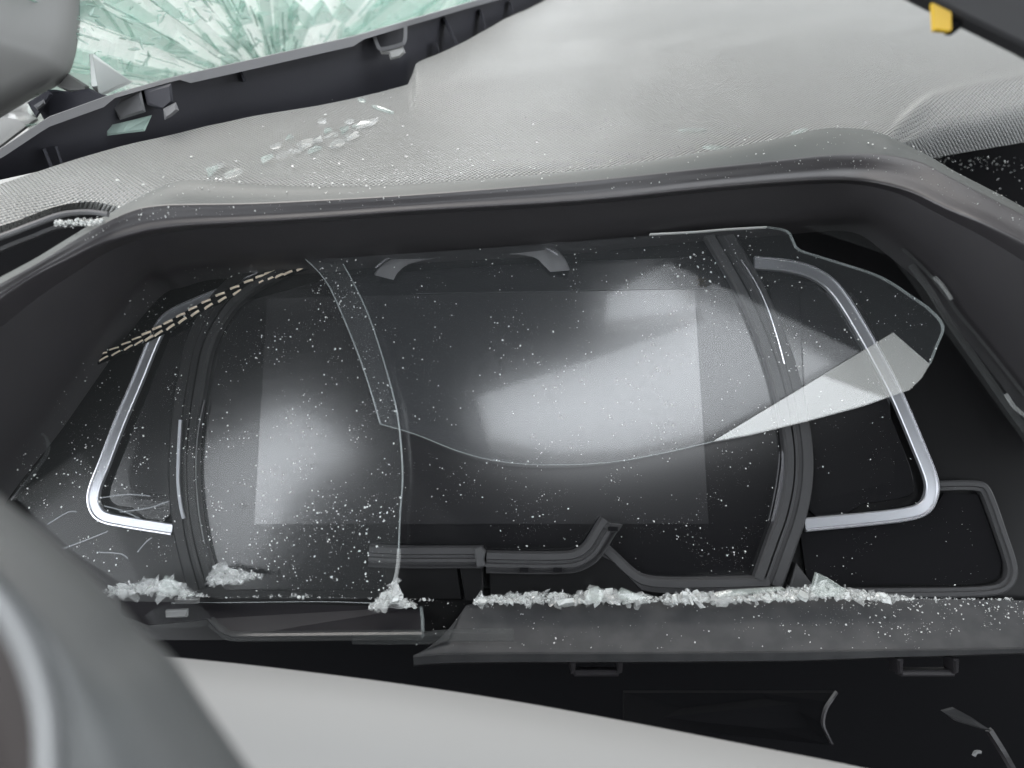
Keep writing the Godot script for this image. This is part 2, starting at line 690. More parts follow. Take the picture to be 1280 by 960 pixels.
func defroster_panel() -> void:
	var far := pts2(FAR)
	var base := on_dash(260, 150)
	var t := thing("defroster_panel", "broken dark trim panel lifted along the windscreen base", "trim panel", base)
	# the upright dark inside, from behind the dash edge up to the lip
	var lo := PackedVector3Array()
	var hi := PackedVector3Array()
	var lip_a := PackedVector3Array()
	var lip_b := PackedVector3Array()
	var lip_c := PackedVector3Array()
	for k in 60:
		var x := lerpf(-60, 740, k / 59.0)
		var yl := row_at(lip_line, x)
		var yf := minf(row_at(far, x), 215 - x * 0.22)
		var p := on_dash(x, yf - 1)
		var d := -(eye.affine_inverse() * p).z
		lo.append(at(x, yf + 10, d * 1.06))
		hi.append(at(x, yl + 5, d * 1.03))
		lip_a.append(at(x, yl + (7.0 if x > 450 else 12.0 if x > 235 else 5.0 if x > 130 else 12.0), d * 1.01))
		lip_b.append(at(x, yl, d * 1.012))
		lip_c.append(at(x, yl - 1, d * 1.06))
	var s := Sh.new()
	s.grid([hi, lo])
	var back := PackedVector3Array()
	for p in lo:
		back.append(p + Vector3(0, 0.0, -0.004))
	s.grid([lo, back])
	part("inner_face", s, M.navy, t)
	var l := Sh.new()
	l.grid([lip_c, lip_b])
	l.grid([lip_b, lip_a])
	l.grid([lip_a, hi])
	part("lip", l, M.lip, t)
	# moulded ribs
	for r in [[555, 22, 572, 58, 3.0], [600, 12, 607, 36, 2.4], [545, 52, 549, 66, 1.6], [637, 2, 641, 16, 2.0], [300, 86, 306, 102, 2.0], [182, 180, 190, 203, 1.6], [55, 186, 64, 208, 2.2], [70, 183, 77, 204, 1.6]]:
		var dd := -(eye.affine_inverse() * on_dash(r[0], minf(row_at(far, r[0]), 215 - r[0] * 0.22))).z * 1.028
		var a := at(r[0], r[1], dd)
		var b := at(r[2], r[3], dd)
		var e := Sh.new()
		e.sweep(PackedVector3Array([a, b]), (eye.origin - a).normalized(), [[-r[4] * 0.35, -6], [-r[4] * 0.25, 1], [r[4] * 0.25, 1], [r[4] * 0.35, -6]])
		part("rib", e, M.navy, t)
	# the spring clip under the lip
	var cd := 0.394
	var n := (eye.origin - at(490, 55, cd)).normalized()
	var br := Sh.new()
	br.sweep(smooth(place(pts3([466, 41, cd, 471, 54, cd, 474, 60, cd, 480, 61, cd, 500, 56, cd, 506, 51, cd, 507, 33, cd])), 4), n, [[-0.9, -5], [-0.9, 1], [0.9, 1], [0.9, -5]])
	var clip := part("clip", br, M.lip, t)
	var tongue := Sh.new()
	tongue.prism(place(pts3([474, 62, cd, 503, 56, cd, 507, 66, cd, 500, 72, cd, 488, 75, cd, 486, 68, cd, 477, 68, cd])), n, 0.006, 0.001)
	part("spring_tongue", tongue, M.pillar, clip)
	var cd2 := 0.333
	var n2 := (eye.origin - at(190, 120, cd2)).normalized()
	var br2 := Sh.new()
	br2.prism(place(pts3([180, 113, cd2, 214, 104, cd2, 217, 128, cd2, 205, 138, cd2, 184, 131, cd2])), n2, 0.012, 0.001)
	var clip2 := part("clip", br2, M.navy, t)
	var tongue2 := Sh.new()
	tongue2.prism(place(pts3([204, 136, cd2 - .002, 220, 128, cd2 - .002, 224, 138, cd2 - .002, 214, 146, cd2 - .002, 206, 150, cd2 - .002])), n2, 0.006, 0.001)
	part("spring_tongue", tongue2, M.lip, clip2)
	var pad := Sh.new()
	pad.prism(place(pts3([138, 128, cd2, 176, 113, cd2, 182, 140, cd2, 150, 150, cd2])), n2, 0.01, 0.001)
	part("bracket", pad, M.lip, t)
	# the glass chunk caught in the gap
	var g := Sh.new()
	var gd := 0.335
	g.prism(place(pts3([131, 158, gd, 158, 152, gd, 190, 144, gd + .004, 181, 164, gd, 155, 167, gd, 134, 170, gd])), n2, 0.004, 0.0008)
	alone("glass_chunk", g, M.glass_c, "green glass chunk caught in the dark gap beside the clip", "glass fragment", at(155, 167, gd))

func pillar() -> void:
	var t := thing("pillar_cover", "pale smooth pillar cover in the top left corner", "pillar trim", at(40, 130, 0.36))
	var d := 0.36
	var s := Sh.new()
	var r := []
	for row in [[[108, -60], [103, 0], [99, 40], [92, 78], [78, 103], [40, 124], [0, 148], [-70, 190]], [[104, -60], [97, 0], [92, 40], [84, 74], [72, 95], [36, 116], [0, 139], [-70, 180]], [[80, -60], [72, 0], [68, 40], [60, 60], [50, 76], [24, 92], [-10, 108], [-80, 140]], [[-60, -60], [-60, 0], [-60, 20], [-60, 30], [-60, 34], [-60, 40], [-70, 50], [-90, 60]]]:
		var o := PackedVector3Array()
		for q in row:
			o.append(Vector3(q[0], q[1], d + [0.02, 0.002, -0.012, -0.03][r.size()]))
		r.append(place(smooth(o, 5)))
	s.grid(r)
	part("cover", s, M.pillar, t)
	var c := Sh.new()
	var n := (eye.origin - at(45, 140, d)).normalized()
	c.prism(place(pts3([34, 128, d - .004, 60, 113, d - .004, 66, 118, d - .004, 57, 132, d - .004, 46, 148, d - .004])), n, 0.008, 0.0008)
	var k := part("clip", c, M.navy, t)
	var cf := Sh.new()
	cf.prism(place(pts3([42, 132, d - .006, 55, 124, d - .006, 57, 130, d - .006, 47, 138, d - .006])), n, 0.004, 0.0008)
	part("clip_face", cf, M.lip, k)
	# the pale strip below it
	var l := Sh.new()
	l.prism(place(pts3([-60, 168, d + .03, 36, 128, d + .03, 48, 150, d + .03, 0, 186, d + .03, -60, 225, d + .03])), n, 0.006, 0.001)
	alone("side_trim", l, M.pillar, "pale side trim below the pillar cover at the left edge", "side trim", at(0, 186, d + .03))
	# the dark corner and the upright fin
	var f := thing("corner_trim", "grey upright fin at the left end of the windscreen base", "trim", at(130, 110, 0.40))
	var fd := 0.365
	var fin := Sh.new()
	fin.prism(place(pts3([112, 67, fd, 117, 67, fd, 166, 103, fd + .02, 124, 122, fd + .01, 115, 108, fd])), n, 0.005, 0.0012)
	part("fin", fin, M.fin, f)
	var foot := Sh.new()
	foot.prism(place(pts3([60, 112, fd, 70, 112, fd, 90, 115, fd, 112, 110, fd, 128, 118, fd, 150, 122, fd, 60, 160, fd, 50, 140, fd])), n, 0.004, 0.001)
	part("foot", foot, M.navy, f)
	var sl := Sh.new()
	sl.prism(place(pts3([72, 108, fd + .01, 86, 92, fd + .01, 112, 108, fd + .01, 108, 114, fd + .01, 88, 116, fd + .01])), n, 0.004, 0.001)
	part("sill", sl, M.pillar, f)

# ---------------------------------------------------------------- dashboard
const HOOD0 := [-90, 400, 0, 351, 47, 326, 94, 297, 132, 273, 172, 249, 200, 234, 235, 225, 312, 230, 400, 233, 520, 230, 720, 214, 880, 190, 974, 173, 1020, 162, 1055, 160, 1100, 166, 1155, 193, 1195, 217, 1245, 243, 1290, 268, 1350, 302]
const NEAR := [-80, 280, 0, 265, 62, 243, 109, 237, 166, 248, 200, 262, 240, 250, 400, 247, 720, 232, 880, 208, 1000, 190, 1100, 184, 1128, 166, 1152, 149, 1180, 139, 1280, 123, 1380, 112]

func dash_point(x: float, y: float, yf: float, yn: float, wob: FastNoiseLite) -> Vector3:
	var p := on_dash(x, y)
	var h := 0.0
	# the torn fold: the right-hand skin rides up over the left-hand one
	var edge := 514.0 + (y - 95.0) * 0.15
	h += 0.006 * smoothstep(edge - 3.0, edge + 5.0, x) * (1.0 - smoothstep(96.0, 150.0, y)) * (1.0 - smoothstep(560.0, 760.0, x) * 0.6)
	h += 0.0014 * wob.get_noise_2d(p.x * 1000.0, p.z * 1000.0)
	# a long low swell across the right half
	h += 0.004 * exp(-pow((p.z + 0.42 + 0.25 * p.x) / 0.05, 2.0)) * smoothstep(0.0, 0.15, p.x)
	# edges roll over
	h += 0.0035 * exp(-pow((yn - y - 14.0) / 9.0, 2.0)) * smoothstep(1090.0, 1150.0, x)
	h -= 0.005 * pow(1.0 - clampf((yn - y) / 34.0, 0, 1), 2.0)
	h -= 0.003 * pow(1.0 - clampf((y - yf) / 6.0, 0, 1), 2.0)
	return p + Vector3(0, h, 0)

func dashboard() -> void:
	var far := smooth(pts2(FAR), 3)
	var near := smooth(pts2(NEAR), 4)
	var wob := FastNoiseLite.new()
	wob.seed = 11
	wob.frequency = 0.012
	wob.fractal_octaves = 2
	var t := thing("dashboard", "grey grained vinyl dashboard top strewn with glass crumbs", "dashboard", on_dash(640, 240))
	var rows := []
	for j in 61:
		var r := PackedVector3Array()
		for i in 261:
			var x := lerpf(-80, 1380, i / 260.0)
			var yn := row_at(near, x)
			var yf := row_at(far, x)
			r.append(dash_point(x, lerpf(yn, yf, j / 60.0), yf, yn, wob))
		rows.append(r)
	var turned := PackedVector3Array()
	for p in rows[60]:
		turned.append(p + Vector3(0, -0.012, -0.004))
	rows.append(turned)
	rows.reverse()
	var s := Sh.new()
	s.grid(rows)
	part("top_pad", s, M.vinyl, t)
	# the sides that drop away at both ends
	var l := []
	for k in 5:
		var r := PackedVector3Array()
		for i in 40:
			var x := lerpf(-80, 160, i / 39.0)
			var a: Vector3 = dash_point(x, row_at(near, x), 0, row_at(near, x), wob)
			var y2 := row_at(pts2([-80, 318, 0, 294, 78, 267, 125, 266, 165, 282, 215, 300]), x)
			var d := -(eye.affine_inverse() * a).z
			r.append(a.lerp(at(x, y2, d + 0.009), k / 4.0) + Vector3(0, 0.003, 0.002) * sin(PI * k / 4.0))
		l.append(r)
	var ls := Sh.new()
	ls.grid(l)
	part("left_side", ls, M.vinyl, t)
	var seam := Sh.new()
	seam.sweep(smooth(place(pts3([-80, 322, 0.245, 0, 296, 0.255, 40, 281, 0.262, 78, 268, 0.266, 110, 265, 0.268, 135, 268, 0.268])), 6), Vector3(0, 0.6, 0.8), [[-0.8, -1], [-0.8, 0.6], [0, 1], [0.8, 0.6], [0.8, -1]])
	part("seam", seam, M.lip, t)
	var rr := []
	for k in 5:
		var r := PackedVector3Array()
		for i in 40:
			var x := lerpf(1095, 1380, i / 39.0)
			var a: Vector3 = dash_point(x, row_at(near, x), 0, row_at(near, x), wob)
			var y2 := row_at(pts2([1095, 190, 1130, 192, 1165, 198, 1185, 194, 1280, 178, 1380, 162]), x)
			var d := -(eye.affine_inverse() * a).z
			r.append(a.lerp(at(x, y2, d + 0.009), k / 4.0) + Vector3(0, 0.003, 0.002) * sin(PI * k / 4.0))
		rr.append(r)
	var rs := Sh.new()
	rs.grid(rr)
	part("right_side", rs, M.vinyl, t)
	# what lies in the open gaps at both ends
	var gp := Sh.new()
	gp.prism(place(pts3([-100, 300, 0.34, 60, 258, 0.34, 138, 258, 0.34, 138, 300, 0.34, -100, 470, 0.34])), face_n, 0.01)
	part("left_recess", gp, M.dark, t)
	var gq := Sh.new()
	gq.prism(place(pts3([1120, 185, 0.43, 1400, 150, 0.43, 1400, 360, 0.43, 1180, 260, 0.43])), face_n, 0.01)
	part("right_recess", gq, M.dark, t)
	var lower := Sh.new()
	lower.sweep(smooth(place(pts3([-80, 350, 0.262, 0, 312, 0.27, 40, 296, 0.274, 75, 283, 0.276, 120, 278, 0.278])), 6), Vector3(0, 0.6, 0.8), [[-0.7, -1], [-0.7, 0.4], [0.7, 0.4], [0.7, -1]])
	part("recess_rim", lower, M.bezel, t)

# ---------------------------------------------------------------- hood
var hood_rows := []

func hood() -> void:
	var t := thing("cluster_hood", "black curved hood framing the instrument cluster", "instrument hood", at(640, 305, 0.325))
	var r0 := smooth(pts2(HOOD0), 6)
	var r1 := smooth(pts3([-90, 405, .245, 0, 355, .257, 47, 329, .262, 94, 300, .268, 134, 277, .272, 172, 261, .274, 205, 256, .275, 240, 255, .276, 312, 254, .278, 400, 250, .28, 520, 243, .284, 720, 227, .292, 880, 210, .300, 974, 200, .307, 1030, 194, .311, 1067, 192, .313, 1110, 194, .312, 1152, 203, .309, 1192, 224, .302, 1249, 253, .293, 1290, 274, .286, 1350, 304, .279]), 6)
	var r2 := smooth(pts3([-90, 440, .234, 0, 377, .246, 47, 345, .252, 94, 321, .258, 134, 302, .262, 180, 289, .265, 205, 284, .266, 240, 280, .267, 312, 276, .269, 400, 271, .272, 520, 262, .276, 720, 250, .284, 880, 234, .292, 974, 226, .298, 1030, 223, .302, 1065, 224, .303, 1095, 228, .302, 1135, 239, .298, 1177, 259, .291, 1224, 278, .283, 1280, 306, .276, 1350, 345, .266]), 6)
	var r3 := smooth(pts3([-40, 690, .325, 4, 612, .325, 54, 540, .325, 100, 465, .325, 140, 400, .325, 178, 353, .325, 205, 343, .325, 240, 333, .325, 312, 328, .325, 400, 322, .325, 520, 312, .327, 720, 301, .329, 880, 286, .331, 970, 281, .333, 1030, 276, .334, 1065, 274, .334, 1095, 280, .334, 1125, 302, .333, 1170, 340, .331, 1210, 390, .329, 1262, 455, .326, 1340, 560, .322]), 6)
	var top := []
	var n := r1.size()
	var w1 := place(r1)
	for k in n:
		r2[k].z = r1[k].z + lerpf(0.003, -0.005, smoothstep(1000.0, 1180.0, r2[k].x))
	var w2 := place(r2)
	var w3 := place(r3)
	# r0 has as many control points as the others, so the columns correspond
	var w0 := PackedVector3Array()
	for k in n:
		var d := r1[k].z
		var lift := 0.004
		var p := on_dash(r0[k].x, r0[k].y, lift)
		var dd := -(eye.affine_inverse() * p).z
		var end := smoothstep(150.0, 215.0, r0[k].x) * (1.0 - smoothstep(1130.0, 1230.0, r0[k].x))
		w0.append(at(r0[k].x, r0[k].y, lerpf(d + 0.012, clampf(dd, d + 0.01, d + 0.06), end)))
	hood_rows = [w0, w1, w2]
	for j in 7:
		var r := PackedVector3Array()
		for k in n:
			var f := j / 6.0
			r.append(w0[k].lerp(w1[k], f) + Vector3(0, 0.0016, 0) * sin(PI * f))
		top.append(r)
	var s := Sh.new()
	s.grid(top)
	var skirt := PackedVector3Array()
	for p in w0:
		skirt.append(p + Vector3(0, -0.012, 0.003))
	s.grid([skirt, w0])
	part("top_skin", s, M.hood_top, t)
	var out := Vector3(0, 0.3, 0.95).normalized()
	var front := []
	var bead := [0.0, 0.0009, 0.0014, 0.0015, 0.0019, 0.0026, 0.0034, 0.0040, 0.0042]
	var steps := [0.0, 0.05, 0.3, 0.5, 0.62, 0.72, 0.82, 0.91, 1.0]
	for i in 9:
		var f: float = steps[i]
		var r := PackedVector3Array()
		for k in n:
			r.append(w1[k].lerp(w2[k], f) + out * bead[i])
		front.append(r)
	# the rolled rim, then the wall that runs back to the face
	var ease := [0.0040, 0.0030, 0.0014, 0.0]
	for i in 4:
		var f: float = [0.025, 0.055, 0.085, 0.115][i]
		var r := PackedVector3Array()
		for k in n:
			r.append(w2[k].lerp(w3[k], f) + out * ease[i])
		front.append(r)
	var b := Sh.new()
	b.grid(front)
	part("front_bezel", b, M.bevel, t)
	var wall := []
	for f in [0.115, 0.25, 0.5, 0.75, 1.0]:
		var r := PackedVector3Array()
		for k in n:
			r.append(w2[k].lerp(w3[k], f) + Vector3(0, -0.002, 0.001) * sin(PI * maxf(0.0, (f - 0.115) / 0.885)))
		wall.append(r)
	var back := PackedVector3Array()
	for k in n:
		back.append(w3[k] - face_n * 0.03)
	wall.append(back)
	var q := Sh.new()
	q.grid(wall)
	part("inner_wall", q, M.inner, t)

# ---------------------------------------------------------------- cluster
const ARCH := [[-6.5, -1], [-6.5, 1.6], [-5.6, 2.4], [-1.8, 2.6], [-1.4, 1.9], [0.2, 1.9], [0.6, 2.8], [1.7, 3.0], [2.1, 2.2], [2.6, 2.2], [3.0, 4.4], [5.6, 4.2], [6.5, 3.0], [6.5, -1]]

func cluster() -> void:
	var t := thing("instrument_cluster", "black digital instrument cluster with silver framed side gauges", "instrument cluster", face(640, 745, 0))
	var b := Sh.new()
	b.prism(outline_on_face([-80, 800, -60, 600, 40, 500, 130, 370, 180, 330, 640, 290, 1060, 262, 1110, 270, 1200, 350, 1400, 600, 1400, 800], -0.003), face_n, 0.01)
	part("back_panel", b, M.panel, t)
	var g := Sh.new()
	g.prism(outline_on_face([255, 390, 420, 345, 640, 330, 905, 318, 925, 345, 955, 405, 975, 470, 985, 560, 975, 640, 952, 730, 800, 735, 500, 738, 280, 738, 255, 690, 240, 620, 236, 540], 0.0), face_n, 0.0025, 0.0004)
	part("cover_glass", g, M.mask, t)
	var d := Sh.new()
	d.prism(outline_on_face([334, 373, 868, 360, 886, 655, 318, 655], 0.0006), face_n, 0.003)
	part("display", d, M.screen, t)
	# right arch
	var ra := [893, 288, 915, 325, 940, 370, 962, 420, 979, 470, 990, 520, 996, 565, 995, 605, 987, 645, 975, 680, 958, 728]
	var a := Sh.new()
	a.sweep(curve_on_face(ra, 0.001, 6), face_n, ARCH)
	var arch := part("arch_trim", a, M.bezel, t)
	var c := Sh.new()
	c.sweep(curve_on_face([980, 552, 979, 580, 975, 610, 970, 635, 966, 652], 0.001, 5), face_n, [[-0.9, 0], [-0.9, 1.6], [0.7, 2.2], [0.9, 0]])
	part("bright_line", c, M.bright, arch)
	var c2 := Sh.new()
	c2.sweep(curve_on_face([926, 325, 945, 355, 960, 388, 972, 425, 980, 455], 0.0038, 5), face_n, [[-0.25, 0], [-0.25, 0.5], [0.25, 0.5], [0.25, 0]])
	part("bright_line", c2, M.bright, arch)  # highlight on the upper arch, built as a bright strip
	# left arch, its profile mirrored
	var mirror := []
	for q in ARCH:
		mirror.push_front([-q[0], q[1]])
	var la := [352, 330, 308, 354, 276, 385, 252, 430, 241, 480, 234, 530, 231, 580, 233, 630, 241, 680, 256, 735]
	var l := Sh.new()
	l.sweep(curve_on_face(la, 0.001, 6), face_n, mirror)
	var arch2 := part("arch_trim", l, M.arch, t)
	var c3 := Sh.new()
	c3.sweep(curve_on_face([226, 525, 224, 560, 223, 600, 226, 630, 230, 648], 0.0045, 5), face_n, [[-0.7, 0], [-0.7, 0.8], [0.5, 1.0], [0.7, 0]])
	part("bright_line", c3, M.silver, arch2)
	var c4 := Sh.new()
	c4.sweep(curve_on_face([256, 500, 248, 540, 245, 590, 249, 640, 256, 680], 0.004, 5), face_n, [[-0.2, 0], [-0.2, 0.5], [0.2, 0.5], [0.2, 0]])
	part("bright_line", c4, M.lip, arch2)
	# side gauges
	gauge(t, [942, 329, 985, 333, 1020, 344, 1048, 368, 1085, 428, 1118, 490, 1148, 560, 1163, 600, 1162, 622, 1152, 636, 1130, 643, 1080, 649, 1005, 656], [960, 352, 1005, 350, 1033, 366, 1068, 425, 1098, 485, 1128, 556, 1142, 600, 1136, 620, 1080, 630, 1010, 637], [1000, 366, 1066, 366, 1098, 425, 1112, 500, 1119, 602, 1012, 628], 1.0)
	gauge(t, [330, 345, 290, 362, 250, 378, 213, 396, 196, 420, 172, 478, 150, 530, 132, 578, 119, 612, 119, 632, 130, 646, 160, 653, 217, 662], [285, 385, 240, 395, 215, 415, 195, 465, 165, 540, 138, 610, 142, 630, 165, 635, 215, 642], [208, 440, 222, 440, 222, 628, 165, 624, 160, 590], -1.0)
	# the lower frame of the centre, and the raised outline beside it
	var lf := Sh.new()
	lf.sweep(curve_on_face([752, 685, 768, 700, 785, 716, 803, 727, 830, 731, 880, 731, 960, 729], 0.002, 5), face_n, [[-3.2, -3], [-3.2, 1.2], [-2.2, 2.2], [0.8, 2.4], [1.2, 1.6], [3.2, 1.4], [3.6, -3]])
	part("lower_frame", lf, M.bezel, t)
	var web := Sh.new()
	web.prism(outline_on_face([985, 742, 996, 704, 1020, 736, 1018, 744], 0.002), face_n, 0.005, 0.0006)
	part("corner_web", web, M.bezel, t)
	var ol := Sh.new()
	ol.sweep(curve_on_face([1172, 607, 1200, 606, 1222, 607, 1231, 612, 1240, 632, 1253, 670, 1263, 700, 1265, 718, 1258, 731, 1243, 738, 1200, 741, 1100, 742, 1000, 742], 0.0, 5), face_n, [[-2.0, -3], [-2.0, 0.8], [-1.2, 1.3], [0.4, 1.3], [0.8, 0.5], [2.2, 0.4], [2.4, -3]])
	part("outline_ridge", ol, M.bezel, t)
	var sp := Sh.new()
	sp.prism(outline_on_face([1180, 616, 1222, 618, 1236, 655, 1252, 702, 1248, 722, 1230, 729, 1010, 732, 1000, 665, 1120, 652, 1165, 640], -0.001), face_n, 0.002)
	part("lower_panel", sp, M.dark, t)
	# the camera arch along the top
	var ca := Sh.new()
	var outer := smooth(pts2([468, 342, 478, 330, 500, 317, 530, 312, 600, 306, 660, 305, 690, 308, 705, 322, 712, 336]), 4)
	var innr := smooth(pts2([492, 350, 498, 340, 512, 330, 545, 323, 600, 318, 640, 318, 668, 322, 680, 332, 688, 340]), 4)
	var oa := PackedVector3Array()
	var ob := PackedVector3Array()
	var oc := PackedVector3Array()
	for k in outer.size():
		oa.append(face(outer[k].x, outer[k].y, 0.002))
		ob.append(face(outer[k].x, outer[k].y + 2, 0.007))
		oc.append(face(innr[k].x, innr[k].y, 0.003))
	ca.grid([oa, ob, oc])
	var sa := part("sensor_arch", ca, M.lip, t)
	var hl := Sh.new()
	hl.sweep(smooth(PackedVector3Array([face(470, 335, .008), face(482, 325, .008), face(501, 316, .008)]), 4), face_n, [[-0.35, 0], [-0.35, 0.6], [0.35, 0.6], [0.35, 0]])
	part("bright_edge", hl, M.bright, sa)
	var hl2 := Sh.new()
	hl2.sweep(smooth(PackedVector3Array([face(672, 307, .008), face(684, 311, .008), face(697, 319, .008)]), 4), face_n, [[-0.35, 0], [-0.35, 0.6], [0.35, 0.6], [0.35, 0]])
	part("bright_edge", hl2, M.bright, sa)
	var seamline := Sh.new()
	seamline.sweep(curve_on_face([520, 367, 640, 365, 720, 364, 868, 361, 960, 361], 0.0007, 2), face_n, [[-0.12, 0], [-0.12, 0.15], [0.12, 0.15], [0.12, 0]])
	part("glass_joint", seamline, M.bezel, t)

func gauge(t: Node3D, frame: Array, glass: Array, disp: Array, side: float) -> void:
	var s := Sh.new()
	var prof := [[-3.4, -1], [-3.4, 2.0], [-2.9, 2.5], [1.6, 2.0], [2.0, 2.6], [2.9, 2.6], [3.4, 2.0], [3.4, -1]]
	for q in prof:
		q[0] *= 0.74 if side < 0 else 0.86
		q[1] *= 0.7
	if side > 0:
		var p2 := []
		for q in prof:
			p2.push_front([-q[0], q[1]])
		prof = p2
	s.sweep(curve_on_face(frame, 0.001, 5), face_n, prof)
	var f := part("silver_frame", s, M.silver, t)
	var e := Sh.new()
	var off := 2.5 * (-side) * (0.74 if side < 0 else 0.86)
	e.sweep(curve_on_face(frame, 0.001, 5), face_n, [[off - 0.4, 1.4], [off - 0.25, 2.1], [off + 0.25, 2.1], [off + 0.4, 1.4]])
	part("frame_bead", e, M.bright, f)
	var g := Sh.new()
	g.prism(outline_on_face(glass, -0.0005, 3), face_n, 0.002, 0.0003)
	part("gauge_glass", g, M.mask, t)
	var d := Sh.new()
	d.prism(outline_on_face(disp, 0.0002), face_n, 0.001)
	part("side_display", d, M.side_screen, t)

# ---------------------------------------------------------------- clear plastic lens, broken
var sh_p: Vector3
var sh_n: Vector3
var left_poly := PackedVector2Array()
var shard_poly := PackedVector2Array()

func pane(o: PackedVector3Array, n: Vector3, thick: float) -> Sh:
	return Sh.new().prism(o, n, thick, thick * 0.2)

func lenses() -> void:
	# left remainder
	var lo := [429, 330, 442, 354, 455, 381, 467, 412, 482, 460, 495, 510, 501, 557, 503, 600, 500, 640, 497, 690, 496, 748, 400, 750, 270, 748, 170, 744, 90, 690, 20, 625, -30, 600, 20, 560, 70, 490, 140, 385, 175, 348, 240, 330, 330, 323]
	left_poly = poly2(lo)
	var h := 0.014
	var t := thing("clear_lens", "large cracked clear lens still standing over the left gauge", "instrument lens", face(496, 748, h))
	part("pane", pane(outline_on_face(lo, h), face_n, 0.002), M.lens, t)
	var e := Sh.new()
	e.sweep(curve_on_face([429, 330, 442, 354, 455, 381, 467, 412, 482, 460, 495, 510, 501, 557, 503, 600, 500, 640, 498, 690], h, 3), face_n, [[-0.22, -2], [-0.22, 0.1], [0.22, 0.1], [0.22, -2]])
	part("broken_edge", e, M.lens_edge, t)
	var e2 := Sh.new()
	e2.sweep(curve_on_face([498, 686, 497, 705, 492, 728, 480, 748], h + 0.0006, 4), face_n, [[-0.8, -2], [-0.5, 0.4], [0.6, 0.4], [0.9, -2]])
	part("frosted_corner", e2, M.crumb, t)
	var e3 := Sh.new()
	e3.sweep(curve_on_face([52, 542, 58, 552, 57, 566, 45, 585, 14, 625], h, 4), face_n, [[-0.3, -2], [-0.3, 0.2], [0.3, 0.2], [0.3, -2]])
	part("lens_edge", e3, M.dim_edge, t)
	# scratches low on the left pane
	for q in [[128, 622, 160, 618, 188, 620], [150, 640, 185, 635, 212, 626], [78, 686, 105, 676, 135, 664], [120, 690, 150, 692, 160, 698], [130, 632, 152, 638, 175, 648], [60, 655, 85, 640, 96, 640], [172, 690, 182, 678, 190, 672]]:
		var sc := Sh.new()
		sc.sweep(curve_on_face(q, h + 0.0002, 4), face_n, [[-0.25, 0], [-0.15, 0.2], [0.25, 0.2], [0.3, 0]])
		part("scratch", sc, M.scratch, t)
	# the big loose shard: tilted off the face, one corner bent back
	var so := [382, 324, 400, 342, 414, 363, 432, 404, 448, 444, 462, 485, 475, 530, 520, 543, 570, 563, 620, 576, 680, 581, 760, 578, 830, 566, 890, 552]
	var s_up := [1117, 415, 1163, 455, 1172, 432, 1180, 408, 1165, 388, 1140, 370, 1100, 345, 1040, 325, 1000, 312, 992, 300, 984, 288, 958, 283, 900, 287, 760, 298, 600, 310, 480, 318]
	shard_poly = poly2(so + [1010, 525, 1080, 507, 1140, 485] + [1163, 455] + s_up.slice(4))
	var p1 := face(430, 400, 0.018)
	var p2 := face(680, 575, 0.0182)
	var p3 := face(1150, 400, 0.0186)
	sh_p = p1
	sh_n = (p2 - p1).cross(p3 - p1).normalized()
	if sh_n.dot(face_n) < 0:
		sh_n = -sh_n
	var o := PackedVector3Array()
	for q in pts2(so + s_up):
		o.append(hit(q.x, q.y, sh_p, sh_n))
	var st := thing("lens_shard", "large pointed clear plastic shard lying across the display and right gauge", "lens shard", hit(680, 580, sh_p, sh_n))
	part("pane", pane(o, sh_n, 0.0018), M.shard, st)
	# the bent tip turns about the crease, angled and whitened for a bright reflection
	var ca := hit(890, 552, sh_p, sh_n)
	var cb := hit(1117, 415, sh_p, sh_n)
	var tip_n := sh_n.rotated((cb - ca).normalized(), deg_to_rad(-9.0))
	var tip := PackedVector3Array([ca, cb])
	for q in [[1163, 455], [1153, 472], [1138, 487], [1080, 507], [1010, 526], [940, 543]]:
		tip.append(hit(q[0], q[1], ca, tip_n))
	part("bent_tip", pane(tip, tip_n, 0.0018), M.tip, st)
	opening(get_node("car_roof"), [860, 590, 860, 540, 1117, 385, 1200, 440, 1180, 500, 1080, 550, 1000, 570], ca, tip_n)  # added roof opening that brightens the bent tip
	var edge := PackedVector3Array()
	for q in smooth(pts2([382, 324, 400, 342, 414, 363, 432, 404, 448, 444, 462, 485, 475, 530]), 3):
		edge.append(hit(q.x, q.y, sh_p, sh_n))
	part("broken_edge", Sh.new().sweep(edge, sh_n, [[-0.2, -1.8], [-0.2, 0.1], [0.2, 0.1], [0.2, -1.8]]), M.lens_edge, st)
	edge = PackedVector3Array()
	for q in smooth(pts2([475, 530, 520, 543, 570, 563, 620, 576, 680, 581, 760, 578, 830, 566, 890, 552]), 3):
		edge.append(hit(q.x, q.y, sh_p, sh_n))
	part("broken_edge", Sh.new().sweep(edge, sh_n, [[-0.15, -1.8], [-0.15, 0.1], [0.15, 0.1], [0.15, -1.8]]), M.lens_edge, st)
	edge = PackedVector3Array()
	for q in smooth(pts2([958, 283, 984, 288, 992, 300, 1000, 312, 1040, 325, 1100, 345, 1140, 370, 1165, 388, 1180, 408, 1172, 432, 1163, 455]), 3):
		edge.append(hit(q.x, q.y, sh_p, sh_n))
	part("broken_edge", Sh.new().sweep(edge, sh_n, [[-0.16, -1.8], [-0.16, 0.1], [0.16, 0.1], [0.16, -1.8]]), M.lens_edge, st)
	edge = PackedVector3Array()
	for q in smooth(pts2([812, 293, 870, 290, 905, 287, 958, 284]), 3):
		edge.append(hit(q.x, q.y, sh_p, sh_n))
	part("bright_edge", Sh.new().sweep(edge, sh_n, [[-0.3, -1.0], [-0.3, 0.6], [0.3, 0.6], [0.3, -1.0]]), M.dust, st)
	# what is left of the lens along the right wall
	var rt := thing("lens_remnant", "thin clear lens strip still fixed along the right wall of the hood", "lens remnant", face(1290, 520, 0.01))
